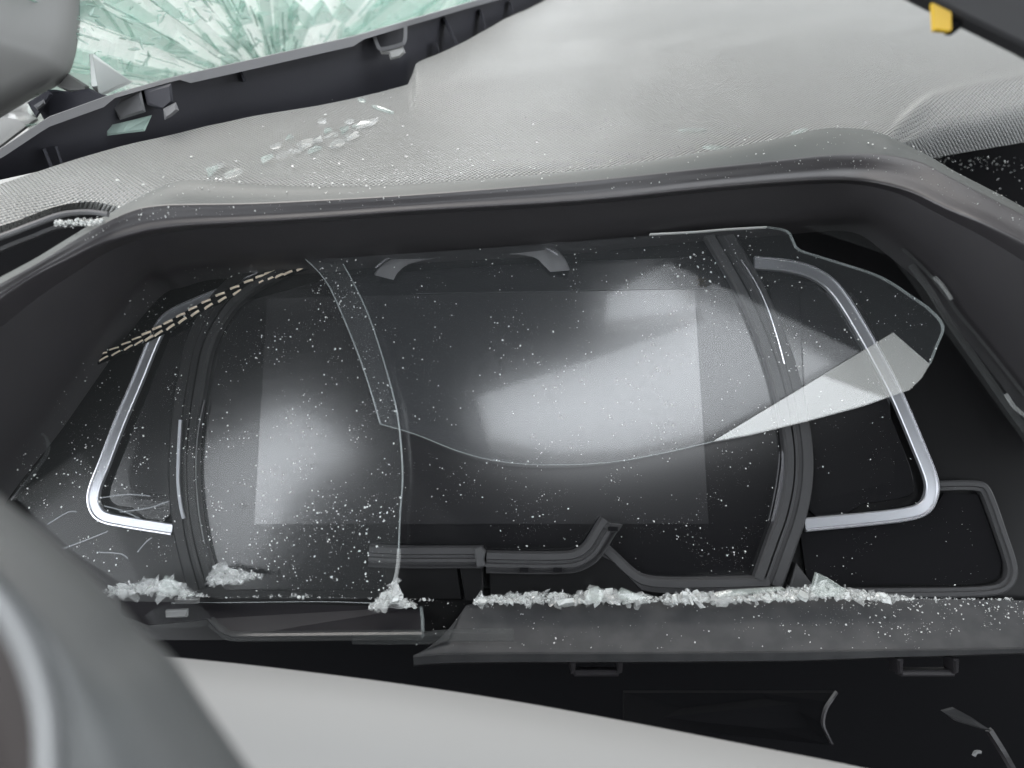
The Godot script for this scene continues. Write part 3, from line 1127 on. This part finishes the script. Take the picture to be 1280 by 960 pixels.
	part("pane", pane(outline_on_face([1005, 282, 1080, 278, 1102, 286, 1130, 312, 1185, 378, 1255, 468, 1330, 560, 1300, 575, 1250, 505, 1185, 415, 1140, 350, 1115, 318, 1060, 300], 0.008), face_n, 0.002), M.lens, rt)
	part("strip_edge", Sh.new().sweep(curve_on_face([1140, 330, 1160, 358, 1185, 398, 1225, 455, 1262, 508, 1300, 560], 0.008, 4), face_n, [[-0.9, -2], [-0.7, 1.0], [0.4, 1.2], [0.9, -2]]), M.dim_edge, rt)
	part("strip_edge", Sh.new().sweep(curve_on_face([1130, 310, 1165, 345, 1200, 392, 1250, 452, 1310, 530], 0.012, 4), face_n, [[-0.2, -2], [-0.2, 0.2], [0.2, 0.2], [0.2, -2]]), M.dim_edge, rt)
	for q in [[1168, 346, 1178, 356, 1190, 374], [1258, 492, 1268, 508, 1285, 522]]:
		part("bright_nick", Sh.new().sweep(curve_on_face(q, 0.0135, 4), face_n, [[-0.6, -1], [-0.3, 0.8], [0.5, 0.9], [0.6, -1]]), M.crumb, rt)

func seam_reflection() -> void:  # reflection of dash stitching in the lens, built as solid stitches
	var t := thing("reflected_seam", "reflection of a double row of beige stitches, built solid across the upper left gauge", "seam reflection", face(120, 450, 0.006))
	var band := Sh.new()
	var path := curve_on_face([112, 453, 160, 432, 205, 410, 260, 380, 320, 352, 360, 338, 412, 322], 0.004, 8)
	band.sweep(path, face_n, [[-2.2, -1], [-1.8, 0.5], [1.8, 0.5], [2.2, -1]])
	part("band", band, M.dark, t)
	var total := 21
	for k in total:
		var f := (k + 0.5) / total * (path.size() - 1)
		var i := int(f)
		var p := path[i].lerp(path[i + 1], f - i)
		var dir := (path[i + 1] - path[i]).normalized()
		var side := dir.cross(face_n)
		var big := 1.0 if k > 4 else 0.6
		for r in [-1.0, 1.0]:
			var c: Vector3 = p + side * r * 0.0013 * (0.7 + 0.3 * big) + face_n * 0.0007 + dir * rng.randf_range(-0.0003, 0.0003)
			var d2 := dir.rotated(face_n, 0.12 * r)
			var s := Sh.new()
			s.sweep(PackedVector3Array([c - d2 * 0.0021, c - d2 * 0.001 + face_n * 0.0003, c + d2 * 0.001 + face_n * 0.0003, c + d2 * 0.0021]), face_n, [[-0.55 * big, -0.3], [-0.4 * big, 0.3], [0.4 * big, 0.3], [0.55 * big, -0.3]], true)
			part("reflected_stitch", s, M.thread, t)

# ---------------------------------------------------------------- broken trim, ledge, cavity
const STRIP := [[-4.6, -3], [-4.6, 1.0], [-3.8, 2.2], [-1.4, 2.6], [-1.0, 1.8], [0.2, 1.8], [0.6, 3.0], [2.0, 3.0], [2.4, 1.0], [3.0, 0.8], [4.2, 2.2], [4.6, 1.8], [4.6, -3]]

func flip(p: Array) -> Array:
	var o := []
	for q in p:
		o.push_front([-q[0], q[1]])
	return o

func broken_trim() -> void:
	var a := thing("trim_strip", "snapped dark trim strip ending short beside the clear lens edge", "trim strip", face(540, 705, 0.008))
	part("strip", Sh.new().sweep(curve_on_face([462, 694, 500, 696, 560, 696, 604, 696], 0.006, 3), face_n, STRIP), M.bezel, a)
	var br := Sh.new()
	br.prism(outline_on_face([592, 686, 601, 683, 607, 690, 605, 700, 608, 708, 596, 710, 594, 699], 0.0095), face_n, 0.008, 0.0006)
	part("torn_end", br, M.ledge, a)
	var b := thing("trim_strip", "longer dark trim strip curving up at its right end", "trim strip", face(680, 715, 0.008))
	part("strip", Sh.new().sweep(curve_on_face([608, 702, 650, 703, 700, 703, 722, 700, 738, 690, 748, 676, 757, 661, 762, 654], 0.006, 5), face_n, STRIP), M.bezel, b)
	for q in [[655, 712], [697, 712]]:
		var c := face(q[0], q[1], 0.0088)
		var s := Sh.new()
		s.box(c, eye.basis.x * 0.0018, face_n.cross(eye.basis.x) * 0.0008, face_n * 0.0012)
		part("slot", s, M.dark, b)
	var s2 := Sh.new()
	s2.prism(outline_on_face([748, 657, 752, 654, 779, 656, 774, 664, 762, 667], 0.0085), face_n, 0.008, 0.0008)
	part("end_tab", s2, M.bezel, b)
	var s3 := Sh.new()
	s3.box(face(766, 661, 0.0088), eye.basis.x * 0.002, face_n.cross(eye.basis.x) * 0.0009, face_n * 0.001)
	part("slot", s3, M.dark, b)
	# the lower wall behind the strips
	var w := thing("lower_wall", "dark upright wall below the broken trim strips", "inner wall", face(640, 750, 0.004))
	part("wall_panel", Sh.new().prism(outline_on_face([480, 702, 572, 706, 578, 750, 480, 750], 0.004), face_n, 0.006, 0.0006), M.panel, w)
	part("wall_panel", Sh.new().prism(outline_on_face([574, 706, 604, 706, 604, 752, 582, 752], 0.0055), face_n, 0.006, 0.0006), M.panel, w)
	part("wall_panel", Sh.new().prism(outline_on_face([612, 712, 725, 712, 752, 695, 768, 702, 800, 735, 815, 752, 612, 752], 0.004), face_n, 0.006, 0.0006), M.panel, w)

func ledge() -> void:
	var t := thing("lower_ledge", "scuffed grey plastic ledge below the cluster with a rounded front lip", "ledge", at(900, 826, 0.30))
	var back := smooth(pts3([560, 800, .306, 578, 764, .318, 590, 755, .320, 640, 752, .321, 760, 752, .321, 900, 750, .321, 1000, 748, .321, 1130, 748, .321, 1250, 750, .321, 1400, 752, .321]), 4)
	var lip := smooth(pts3([517, 819, .304, 540, 817, .304, 570, 816, .304, 640, 815, .304, 760, 815, .304, 900, 814, .304, 1000, 813, .304, 1110, 811, .304, 1200, 810, .303, 1400, 806, .302]), 4)
	var rows := []
	var wb := place(back)
	var wl := place(lip)
	for f in [0.0, 0.25, 0.5, 0.75, 0.95, 1.0]:
		var r := PackedVector3Array()
		for k in wb.size():
			r.append(wb[k].lerp(wl[k], f))
		rows.append(r)
	var s := Sh.new()
	s.grid(rows)
	part("shelf", s, M.ledge, t)
	var e := Sh.new()
	var e1 := PackedVector3Array()
	var e2 := PackedVector3Array()
	var e3 := PackedVector3Array()
	var e4 := PackedVector3Array()
	for k in wl.size():
		var hh := 12.5 if lip[k].x < 1000 else lerpf(12.5, 8.0, clampf((lip[k].x - 1000) / 250, 0, 1))
		e1.append(wl[k])
		e2.append(wl[k] + Vector3(0, 0.0006, 0.0012))
		e3.append(at(lip[k].x, lip[k].y + hh, lip[k].z))
		e4.append(at(lip[k].x, lip[k].y + hh + 1.5, lip[k].z + 0.02))
	e.grid([e1, e2])
	e.grid([e2, e3])
	e.grid([e3, e4])
	part("front_lip", e, M.ledge, t)
	# catches under the lip
	for q in [[716, 775], [1126, 1196]]:
		for x in [q[0], q[1]]:
			var c := Sh.new()
			c.prism(place(pts3([x - 4, 824, .306, x + 4, 824, .306, x + 3, 841, .308, x - 2, 843, .308])), face_n, 0.008, 0.0006)
			part("catch", c, M.black, t)
		var bar := Sh.new()
		bar.prism(place(pts3([q[0], 838, .31, q[1], 838, .31, q[1] - 2, 846, .31, q[0] + 2, 846, .31])), face_n, 0.006, 0.0006)
		part("catch_bar", bar, M.black, t)
	# the clear flange of the lens on the left, and the strip that came off it
	var fl := thing("lens_flange", "clear plastic flange below the left lens with a pale lower lip", "lens flange", at(400, 800, 0.305))
	part("flange_plate", Sh.new().prism(place(pts3([150, 748, .327, 250, 748, .328, 400, 747, .328, 466, 752, .328, 528, 757, .326, 528, 796, .306, 290, 798, .306, 272, 790, .308, 258, 775, .312, 185, 782, .31, 150, 770, .314])), Vector3(0, 0.8, 0.6).normalized(), 0.003, 0.0004), M.black, fl)
	part("lower_lip", Sh.new().sweep(smooth(place(pts3([262, 778, .309, 275, 789, .306, 287, 796, .304, 320, 797, .303, 420, 796, .303, 528, 795, .303])), 5), Vector3(0, 0.5, 0.86), [[-1.8, -2], [-1.8, 0], [-1.1, 0.9], [1.1, 0.9], [1.8, 0], [1.8, -2]]), M.dim_edge, fl)
	part("end_lip", Sh.new().sweep(place(pts3([526, 758, .323, 528, 775, .314, 528, 797, .304])), Vector3(0, 0.8, 0.6), [[-0.6, -2], [-0.5, 0.8], [0.5, 0.8], [0.6, -2]]), M.lens_edge, fl)
	part("upper_line", Sh.new().sweep(smooth(place(pts3([215, 754, .325, 300, 753, .326, 400, 752, .326, 470, 754, .325])), 4), Vector3(0, 0.8, 0.6), [[-0.25, -0.5], [-0.2, 0.5], [0.2, 0.5], [0.25, -0.5]]), M.lens_edge, fl)
	part("pale_tab", Sh.new().prism(place(pts3([217, 749, .318, 248, 749, .318, 247, 755, .316, 219, 755, .316])), Vector3(0, 0.5, 0.86), 0.002, 0.0004), M.white, fl)
	part("pale_tab", Sh.new().prism(place(pts3([206, 764, .308, 233, 763, .308, 233, 772, .306, 207, 773, .306])), Vector3(0, 0.5, 0.86), 0.002, 0.0004), M.white, fl)
	part("mounting_ear", Sh.new().prism(place(smooth(pts3([180, 770, .307, 200, 762, .307, 235, 760, .307, 252, 768, .307, 258, 780, .306, 245, 786, .304, 190, 786, .304]), 3)), Vector3(0, 0.5, 0.86), 0.004, 0.0008), M.lens, fl)
	var st := thing("clear_strip", "short clear plastic strip lying under the flange on the ledge edge", "plastic strip", at(540, 806, 0.30))
	part("strip", Sh.new().sweep(smooth(place(pts3([440, 799, .305, 520, 799, .303, 560, 796, .301, 600, 795, .30, 642, 795, .30])), 4), Vector3(0, 0.5, 0.86), [[-2.4, -1.6], [-2.3, 0], [-1.6, 0.6], [1.6, 0.6], [2.3, 0], [2.4, -1.6]]), M.dim_edge, st)

func cavity() -> void:
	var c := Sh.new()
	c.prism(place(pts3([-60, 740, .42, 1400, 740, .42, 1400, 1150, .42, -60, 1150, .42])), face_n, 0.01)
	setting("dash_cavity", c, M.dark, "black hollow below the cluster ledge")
	var t := thing("torn_bracket", "torn black bracket with a pale ragged edge in the dark gap", "bracket", at(1035, 925, 0.34))
	part("plate", Sh.new().prism(place(pts3([780, 866, .35, 950, 866, .35, 1045, 866, .345, 1040, 878, .34, 1034, 890, .338, 1030, 905, .336, 1042, 932, .334, 780, 905, .335])), face_n, 0.004), M.dark, t)
	part("ragged_edge", Sh.new().sweep(smooth(place(pts3([1047, 866, .342, 1040, 876, .337, 1033, 888, .335, 1030, 905, .333, 1035, 918, .331, 1041, 930, .33])), 4), face_n, [[-0.4, -2], [-0.3, 0.3], [0.5, 0.2], [0.6, -2]]), M.black, t)
	var g := thing("loose_plate", "small grey plate sticking out of the dark gap at lower right", "bracket", at(1210, 912, 0.33))
	part("plate", Sh.new().prism(place(pts3([1180, 890, .34, 1195, 886, .34, 1215, 897, .335, 1240, 914, .33, 1225, 911, .33, 1196, 902, .336])), face_n, 0.003, 0.0006), M.bezel, g)
	part("stalk", Sh.new().sweep(smooth(place(pts3([1238, 913, .332, 1255, 940, .33, 1275, 975, .32])), 4), face_n, [[-1.5, -2], [-1.0, 0.5], [1.0, 0.5], [1.5, -2]]), M.black, g)
	var w := Sh.new()
	w.sweep(smooth(place(pts3([1217, 945, .33, 1220, 940, .33, 1226, 940, .33])), 4), face_n, [[-0.6, -0.6], [-0.6, 0.6], [0.6, 0.6], [0.6, -0.6]], true)
	alone("white_clip", w, M.white, "tiny white hooked clip in the dark gap near the bottom right", "clip", at(1220, 945, .33))

func column_cover() -> void:
	var top := smooth(pts3([100, 806, .262, 205, 820, .26, 320, 832, .257, 480, 852, .253, 640, 876, .249, 800, 905, .245, 960, 936, .241, 1090, 962, .237, 1400, 1030, .23]), 5)
	var rows := []
	for k in 9:
		var r := PackedVector3Array()
		for q in top:
			match k:
				0: r.append(at(q.x, q.y + 6, q.z + 0.03))
				1: r.append(at(q.x, q.y + 1, q.z + 0.006))
				2: r.append(at(q.x, q.y, q.z))
				_: r.append(at(q.x + (k - 2) * 2, q.y + 5 + pow((k - 2) / 6.0, 1.2) * 330, q.z - 0.003 - 0.045 * pow((k - 2) / 6.0, 0.9)))
		rows.append(r)
	alone("column_cover", Sh.new().grid(rows), M.white, "pale smooth steering column cover filling the bottom edge", "column cover", at(640, 1000, 0.23))

func wheel() -> void:
	var t := thing("steering_wheel", "grey steering wheel rim out of focus in the lower left corner", "steering wheel", at(100, 900, 0.102))
	var spec := [
		[[-60, 590, .19], [0, 632, .185], [56, 676, .182], [103, 716, .18], [144, 756, .178], [175, 794, .176], [216, 834, .174], [259, 895, .172], [309, 962, .17], [370, 1060, .168]],
		[[-60, 575, .168], [0, 620, .165], [56, 666, .162], [103, 707, .16], [144, 747, .158], [175, 785, .156], [216, 822, .154], [259, 885, .152], [309, 957, .15], [370, 1050, .148]],
		[[-75, 600, .152], [-15, 645, .15], [38, 690, .148], [82, 732, .146], [120, 775, .144], [148, 815, .142], [186, 858, .14], [222, 920, .138], [262, 985, .136], [310, 1070, .134]],
		[[-95, 640, .145], [-40, 680, .143], [5, 722, .141], [48, 770, .139], [84, 820, .137], [106, 862, .135], [132, 910, .134], [152, 965, .132], [165, 1020, .131], [180, 1100, .13]],
		[[-105, 665, .147], [-60, 695, .145], [-10, 712, .143], [22, 742, .142], [52, 790, .14], [72, 840, .139], [85, 890, .138], [90, 940, .137], [90, 1000, .136], [85, 1100, .135]],
		[[-110, 672, .15], [-66, 702, .149], [-16, 718, .148], [16, 748, .147], [46, 796, .146], [65, 845, .145], [77, 893, .144], [81, 940, .143], [81, 1000, .142], [76, 1100, .141]]]
	var rows := []
	for r in spec:
		var o := PackedVector3Array()
		for q in r:
			o.append(Vector3(q[0], q[1], q[2] * 0.68))
		rows.append(place(smooth(o, 5)))
	part("rim", Sh.new().grid(rows), M.wheel, t)
	var ring := []
	for r in [[[-66, 702, 0.149], [-16, 716, 0.148], [16, 746, 0.147], [46, 794, 0.146], [65, 845, 0.145], [77, 893, 0.144], [81, 940, 0.143], [81, 1000, 0.142], [76, 1100, 0.141]],
			[[-72, 708, 0.148], [-22, 724, 0.147], [10, 756, 0.146], [38, 804, 0.145], [56, 850, 0.144], [66, 895, 0.143], [70, 940, 0.142], [70, 1000, 0.141], [66, 1100, 0.140]],
			[[-85, 725, 0.148], [-35, 742, 0.147], [-5, 772, 0.146], [20, 815, 0.145], [36, 860, 0.144], [44, 900, 0.143], [47, 940, 0.142], [46, 1000, 0.141], [42, 1100, 0.140]],
			[[-90, 730, 0.156], [-40, 748, 0.155], [-10, 778, 0.154], [14, 820, 0.153], [30, 864, 0.152], [38, 902, 0.151], [41, 940, 0.150], [40, 1000, 0.149], [36, 1100, 0.148]]]:
		var o := PackedVector3Array()
		for q in r:
			o.append(Vector3(q[0], q[1], q[2] * 0.68))
		ring.append(place(smooth(o, 5)))
	part("inner_ring", Sh.new().grid(ring), M.ring, t)
	part("hub_pad", Sh.new().prism(place(pts3([-120, 700, .108, -30, 735, .108, 20, 800, .107, 45, 870, .1065, 52, 940, .106, 50, 1100, .105, -120, 1100, .105])), face_n, 0.01, 0.001), M.hub, t)

func overhead() -> void:
	var d := 0.2
	var t := thing("overhead_bar", "dark overhead bar across the top right corner with a yellow tab", "bar", at(1200, 10, d))
	part("bar", Sh.new().prism(place(pts3([1080, -45, d, 1155, -6, d, 1215, 24, d, 1280, 56, d, 1500, 175, d, 2600, 750, d, 2600, -700, d, 1450, -700, d, 1150, -200, d])), eye.basis.z, 0.005, 0.0008), M.strip, t)  # reach beyond the corner enlarged to shade the right of the dash
	var yd := d + 0.001
	part("yellow_tab", Sh.new().prism(place(pts3([1165, -4, yd, 1190, -4, yd, 1190.5, 37, yd, 1186, 39, yd, 1168, 37, yd])), eye.basis.z, 0.0014, 0.0003), M.yellow, t)
	var y2 := d + 0.0025
	part("black_tab", Sh.new().prism(place(pts3([1186, -4, y2, 1206, 10, y2, 1205, 26, y2, 1201, 35, y2, 1194, 40, y2, 1186, 40, y2])), eye.basis.z, 0.002, 0.0004), M.dark, t)

# ---------------------------------------------------------------- broken glass and dust
func spot(x: float, y: float, kind: int) -> Array:
	match kind:
		0: return [face(x, y, 0.0145), face_n]
		1: return [hit(x, y, sh_p, sh_n) + sh_n * 0.0004, sh_n]
		2: return [face(x, y, 0.0012), face_n]
		3: return [hit(x, y, at(900, 750, 0.321), ledge_n()) + ledge_n() * 0.0008, ledge_n()]
	return [on_dash(x, y, 0.0006), Vector3.UP]

func ledge_n() -> Vector3:
	var a := (at(640, 815, .304) - at(640, 752, .321)).cross(at(1200, 750, .321) - at(640, 752, .321)).normalized()
	return a if a.y > 0 else -a

func lying(n: Vector3, size: float, thin: float) -> Basis:
	var x := n.cross(Vector3(rng.randfn(), rng.randfn(), rng.randfn())).normalized()
	var z := x.cross(n).normalized()
	return Basis(x * size, n * size * thin, z * size * rng.randf_range(0.5, 1.0))

func debris() -> void:
	var ch := []
	for k in 5:
		ch.append(chip(0.5, [4, 5, 6][k % 3]).mesh(Vector3.ZERO))
	var rough_bits := []
	for k in 9:
		rough_bits.append(chip(rng.randf_range(0.25, 0.8), [4, 5, 3][k % 3]).mesh(Vector3.ZERO))
	var clump := FastNoiseLite.new()
	clump.seed = 21
	clump.frequency = 0.012
	clump.fractal_octaves = 3
	# dust on the left lens, on the shard, on the face and on the ledge
	var jobs := [
		["lens_dust", "white glass dust speckling the left clear lens", 0, 4600, left_poly, [20, 330, 500, 745]],
		["shard_dust", "white glass dust speckling the big clear shard", 1, 2600, shard_poly, [385, 285, 1170, 580]],
		["face_dust", "white glass dust on the black face right of the lens", 2, 1900, poly2([505, 560, 700, 585, 900, 555, 1100, 505, 1190, 600, 1250, 735, 505, 735]), [505, 500, 1250, 735]],
	]
	for j in jobs:
		var places := []
		var box: Array = j[5]
		for k in j[3] * 5:
			if places.size() >= j[3]:
				break
			var x := rng.randf_range(box[0], box[2])
			var y := rng.randf_range(box[1], box[3])
			if not inside(x, y, j[4]):
				continue
			var w := pow(clampf(0.5 + clump.get_noise_2d(x, y) * 1.5, 0.04, 1.0), 1.6)
			if j[2] == 2 and x > 1000:
				w *= 0.3
			if rng.randf() > w:
				continue
			var sp := spot(x, y, j[2])
			var size := 0.00011 + 0.0009 * pow(rng.randf(), 9.0)
			places.append(Transform3D(lying(sp[1], size, 0.6), sp[0]))
		scatter(j[0], ch, places, M.dust, j[1])
	var dp := []
	for k in 4200:
		var x := rng.randf_range(520, 1300)
		var y := rng.randf_range(752, 812)
		var w := 0.12 + 0.8 * smoothstep(900, 1150, x) * (1.0 - smoothstep(755, 800, y) * 0.6) + 0.6 * (1.0 - smoothstep(752, 766, y))
		if rng.randf() > w * clampf(0.6 + clump.get_noise_2d(x * 2, y * 2) * 1.5, 0.05, 1):
			continue
		var sp := spot(x, y, 3)
		dp.append(Transform3D(lying(sp[1], 0.00016 + 0.0009 * pow(rng.randf(), 5.0), 0.5), sp[0]))
	scatter("ledge_dust", ch, dp, M.dust, "white glass grit scattered over the grey ledge")
	dp = []
	for k in 330:
		var u := rng.randf()
		var x := rng.randfn(868, 28)
		var y := rng.randfn(330, 22)
		var kind := 1
		if u < 0.75:
			x = rng.randfn(425, 46)
			y = rng.randfn(662, 32)
			kind = 0
		if (kind == 0 and not inside(x, y, left_poly)) or (kind == 1 and not inside(x, y, shard_poly)):
			continue
		var sp := spot(x, y, kind)
		dp.append(Transform3D(lying(sp[1], 0.00018 + 0.0012 * pow(rng.randf(), 4.5), 0.6), sp[0]))
	scatter("glass_crumbs", ch, dp, M.frost, "coarser white crumbs in two loose clusters on the clear lens pieces")
	dp = []
	var near := pts2(NEAR)
	var far := pts2(FAR)
	for k in 900:
		var x := rng.randf_range(-20, 1290)
		var y := rng.randf_range(20, 250)
		if y > row_at(near, x) - 2 or y < row_at(far, x) + 2:
			continue
		var sp := spot(x, y, 4)
		dp.append(Transform3D(lying(sp[1], 0.0004 + 0.0016 * pow(rng.randf(), 5.0), 0.5), sp[0]))
	for k in 800:  # extra crumbs stand in for the sparkle on the grain above the hood
		var x := rng.randf_range(380, 900)
		var y := 231.0 - (x - 400) * 0.05 - absf(rng.randfn()) * 16.0
		var sp := spot(x, y, 4)
		dp.append(Transform3D(lying(sp[1], 0.0003 + 0.0008 * pow(rng.randf(), 4.0), 0.5), sp[0]))
	scatter("dash_dust_and_sparkle", ch, dp, M.crumb, "fine glass crumbs and added sparkle over the grey dashboard top")

	dp = []
	for k in 520:
		var i := rng.randi_range(20, hood_rows[0].size() - 2)
		var f := rng.randf()
		var a: Vector3 = hood_rows[0][i].lerp(hood_rows[0][i + 1], f)
		var b: Vector3 = hood_rows[1][i].lerp(hood_rows[1][i + 1], f)
		var c: Vector3 = hood_rows[2][i].lerp(hood_rows[2][i + 1], f)
		if k % 3 == 0:
			dp.append(Transform3D(lying(Vector3.UP, 0.0003 + 0.001 * pow(rng.randf(), 5.0), 0.5), a.lerp(b, rng.randf_range(0.1, 0.95)) + Vector3(0, 0.0018, 0)))
		else:
			dp.append(Transform3D(lying(Vector3(0, 0.3, 0.95), 0.0002 + 0.0007 * pow(rng.randf(), 5.0), 0.5), b.lerp(c, rng.randf_range(0.05, 0.85)) + Vector3(0, 0.3, 0.95) * 0.0018))
	scatter("hood_dust", ch, dp, M.dust, "fine white dust along the crest and front of the black hood")
	dp = []
	for k in 260:
		var x := rng.randf_range(68, 128)
		dp.append(Transform3D(any_turn().scaled(Vector3.ONE * rng.randf_range(0.0004, 0.0013)), at(x, 279 - (x - 68) * 0.03 + rng.randfn() * 2.2, 0.272)))
	scatter("crushed_glass", rough_bits, dp, M.crumb, "pale strip of crushed glass in the gap left of the hood", "crushed glass")
	dp = []
	for k in 130:
		var x := rng.randf_range(1165, 1290)
		var y := 192 + (x - 1165) * 0.05 + absf(rng.randfn()) * 16.0
		dp.append(Transform3D(any_turn().scaled(Vector3.ONE * rng.randf_range(0.0003, 0.0016)), at(x, y, 0.40 + rng.randf_range(-0.006, 0.006))))
	scatter("recess_grit", rough_bits, dp, M.crumb, "glass grit in the dark opening right of the hood")

	# heaps of crushed glass along the foot of the lens
	heap("crushed_glass", "long ragged ridge of crushed glass along the back of the ledge", rough_bits, [[590, 752, 6], [602, 748, 10], [640, 746, 13], [690, 744, 18], [712, 746, 15], [745, 740, 24], [775, 744, 18], [800, 745, 14], [826, 748, 7], [840, 745, 16], [870, 744, 14], [930, 744, 12], [985, 740, 18], [1015, 734, 26], [1030, 730, 30], [1060, 740, 16], [1100, 744, 10], [1150, 747, 5], [1200, 748, 3], [1270, 748, 2.5]], 2200, 0.010)
	heap("crushed_glass", "heap of crushed glass at the foot of the left gauge", rough_bits, [[128, 738, 5], [150, 735, 14], [175, 732, 16], [195, 728, 20], [215, 730, 22], [232, 738, 12], [245, 742, 6], [262, 744, 4]], 700, 0.018)
	heap("crushed_glass", "small heap of crushed glass against the left arch", rough_bits, [[263, 718, 24], [272, 716, 26], [285, 714, 24], [297, 718, 14], [310, 718, 9], [327, 719, 6]], 420, 0.010)
	heap("crushed_glass", "thin line of crushed glass under the left lens", rough_bits, [[275, 747, 2], [300, 745, 4], [340, 744, 5], [375, 743, 8], [400, 746, 3], [450, 747, 3], [500, 748, 3], [560, 750, 3]], 300, 0.016)
	heap("crushed_glass", "white crushed corner of the left lens beside the flange", rough_bits, [[462, 757, 8], [475, 752, 14], [487, 742, 26], [496, 726, 44], [500, 750, 12], [520, 757, 6]], 500, 0.018)

	# bigger loose pieces
	var loose := [
		["long clear splinter lying on the crushed ridge below the right arch", [[893, 742], [915, 738], [978, 734], [985, 738], [940, 743], [900, 748]], 0.024],
		["jagged clear chunk standing at the top of the ridge beside the arch", [[1016, 738], [1022, 716], [1035, 722], [1060, 738], [1048, 746], [1022, 746]], 0.018],
		["upright glass chunk in the middle of the ridge below the curved strip", [[732, 748], [737, 736], [748, 733], [756, 742], [752, 752], [738, 754]], 0.016],
		["leaning glass chunk on the ridge right of the curved strip", [[772, 742], [778, 735], [790, 740], [812, 748], [790, 752], [776, 750]], 0.016],
		["flat glass piece leaning on the heap at the left gauge foot", [[196, 738], [205, 720], [216, 726], [224, 740], [206, 744]], 0.022],
	]
	for q in loose:
		var o := PackedVector3Array()
		for p in q[1]:
			o.append(face(p[0], p[1], q[2] + rng.randf_range(-0.001, 0.001)))
		alone("glass_splinter", Sh.new().prism(o, face_n, 0.003, 0.0006), M.chunk, q[0], "glass fragment", o[o.size() - 1], "larger glass fragments")
	var flat := [
		["thin glass sliver near the torn fold of the dashboard", 478, 135, 26,2.8, 0.3, M.glass_d],
		["small glass bit just above the sliver by the dashboard fold", 452, 124, 9,3.3, 0.2, M.glass_d],
		["long thin glass sliver right of centre just above the hood", 895, 183, 30,2.8, 0.05, M.glass_d],
		["second glass sliver at the edge of the hood crest", 998, 163, 22,2.8, -0.25, M.glass_d],
		["faint glass sliver above the long one near the hood", 865, 161, 34,2.2, 0.0, M.glass_d],
		["clear glass flake near the yellow tab on the dashboard", 1098, 36, 12,4.4, -0.4, M.glass_d],
		["round clear glass bead on the bright dashboard middle", 803, 102, 16, 4, 0.0, M.glass_a],
		["small bright glass bead right of the dashboard middle", 1112, 107, 5, 3, 0.0, M.frost],
	]
	for q in flat:
		var o := PackedVector3Array()
		for k in 6:
			var an := TAU * k / 6.0
			var v := Vector2(cos(an) * q[3] * 0.5, sin(an) * q[4] * 0.5).rotated(q[5]) * rng.randf_range(0.85, 1.15)
			o.append(on_dash(q[1] + v.x, q[2] + v.y, 0.0016 + rng.randf_range(-0.0005, 0.0005)))
		alone("glass_sliver", Sh.new().prism(o, Vector3.UP, 0.0012, 0.0002), q[6], q[0], "glass fragment", o[0], "loose glass slivers on the dashboard")
	# the cluster of fragments on the left half of the dashboard
	var spots := [[398, 172], [380, 178], [415, 168], [430, 160], [445, 156], [392, 184], [370, 186], [408, 160], [460, 152], [355, 190], [422, 176], [440, 168], [345, 180], [262, 212], [290, 214], [272, 205], [362, 170], [402, 150], [436, 150], [332, 196]]
	spots.sort()
	var words := ["leftmost", "second", "third", "fourth", "fifth", "sixth", "seventh", "eighth", "ninth", "tenth", "eleventh", "twelfth", "thirteenth", "fourteenth", "fifteenth", "sixteenth", "seventeenth", "eighteenth", "nineteenth", "rightmost"]
	for k in spots.size():
		var q: Array = spots[k]
		var sz := rng.randf_range(7, 15)
		var o := PackedVector3Array()
		var an0 := rng.randf() * TAU
		var corners := 3 + k % 3
		for m in corners:
			var an := an0 + TAU * (m + rng.randf_range(-0.25, 0.25)) / corners
			var v := Vector2(cos(an) * sz * 1.1, sin(an) * sz * 0.3).rotated(-0.3) * rng.randf_range(0.5, 1.1)
			o.append(on_dash(q[0] + v.x, q[1] + v.y, 0.002 + rng.randf_range(-0.001, 0.0016)))
		alone("glass_flake", Sh.new().prism(o, Vector3.UP, 0.0016, 0.0003), M.glass_d if k % 3 == 0 else M.glass_a, "%s glass flake, %s in the cluster on the dashboard's left half" % ["pale green" if k % 3 == 0 else "clear", words[k] + (" from the left" if k > 0 and k < 19 else "")], "glass fragment", o[0], "glass flakes clustered on the dashboard")

func heap(called: String, label: String, ch: Array, top: Array, count: int, t: float) -> void:
	var places := []
	var line := PackedVector3Array()
	for q in top:
		line.append(Vector3(q[0], q[1], q[2]))
	var a := line[0].x
	var b := line[line.size() - 1].x
	for k in int(count * 1.3):
		var x := rng.randf_range(a, b)
		var y := row_at(line, x)
		var hh := 0.0
		for i in line.size() - 1:
			if x <= line[i + 1].x:
				hh = lerpf(line[i].z, line[i + 1].z, (x - line[i].x) / (line[i + 1].x - line[i].x))
				break
		if rng.randf() > clampf(hh / 14.0, 0.12, 1.0):
			continue
		var f := pow(rng.randf(), 1.3)
		var foot := y + hh * 0.5
		var size := (0.0005 + 0.0019 * pow(rng.randf(), 2.2)) * clampf(hh / 10.0, 0.5, 1.5)
		if rng.randf() < 0.08:
			size *= 1.8
		hh *= 0.62
		places.append(Transform3D(any_turn() * Basis.from_scale(Vector3(rng.randf_range(0.8, 2.4), rng.randf_range(0.6, 1.0), rng.randf_range(0.6, 1.2)) * size), face(x, foot - f * hh, t * (1.0 - f * 0.5) + 0.001 + rng.randf_range(0, 0.002))))
	scatter(called, ch, places, M.crumb, label, "crushed glass")
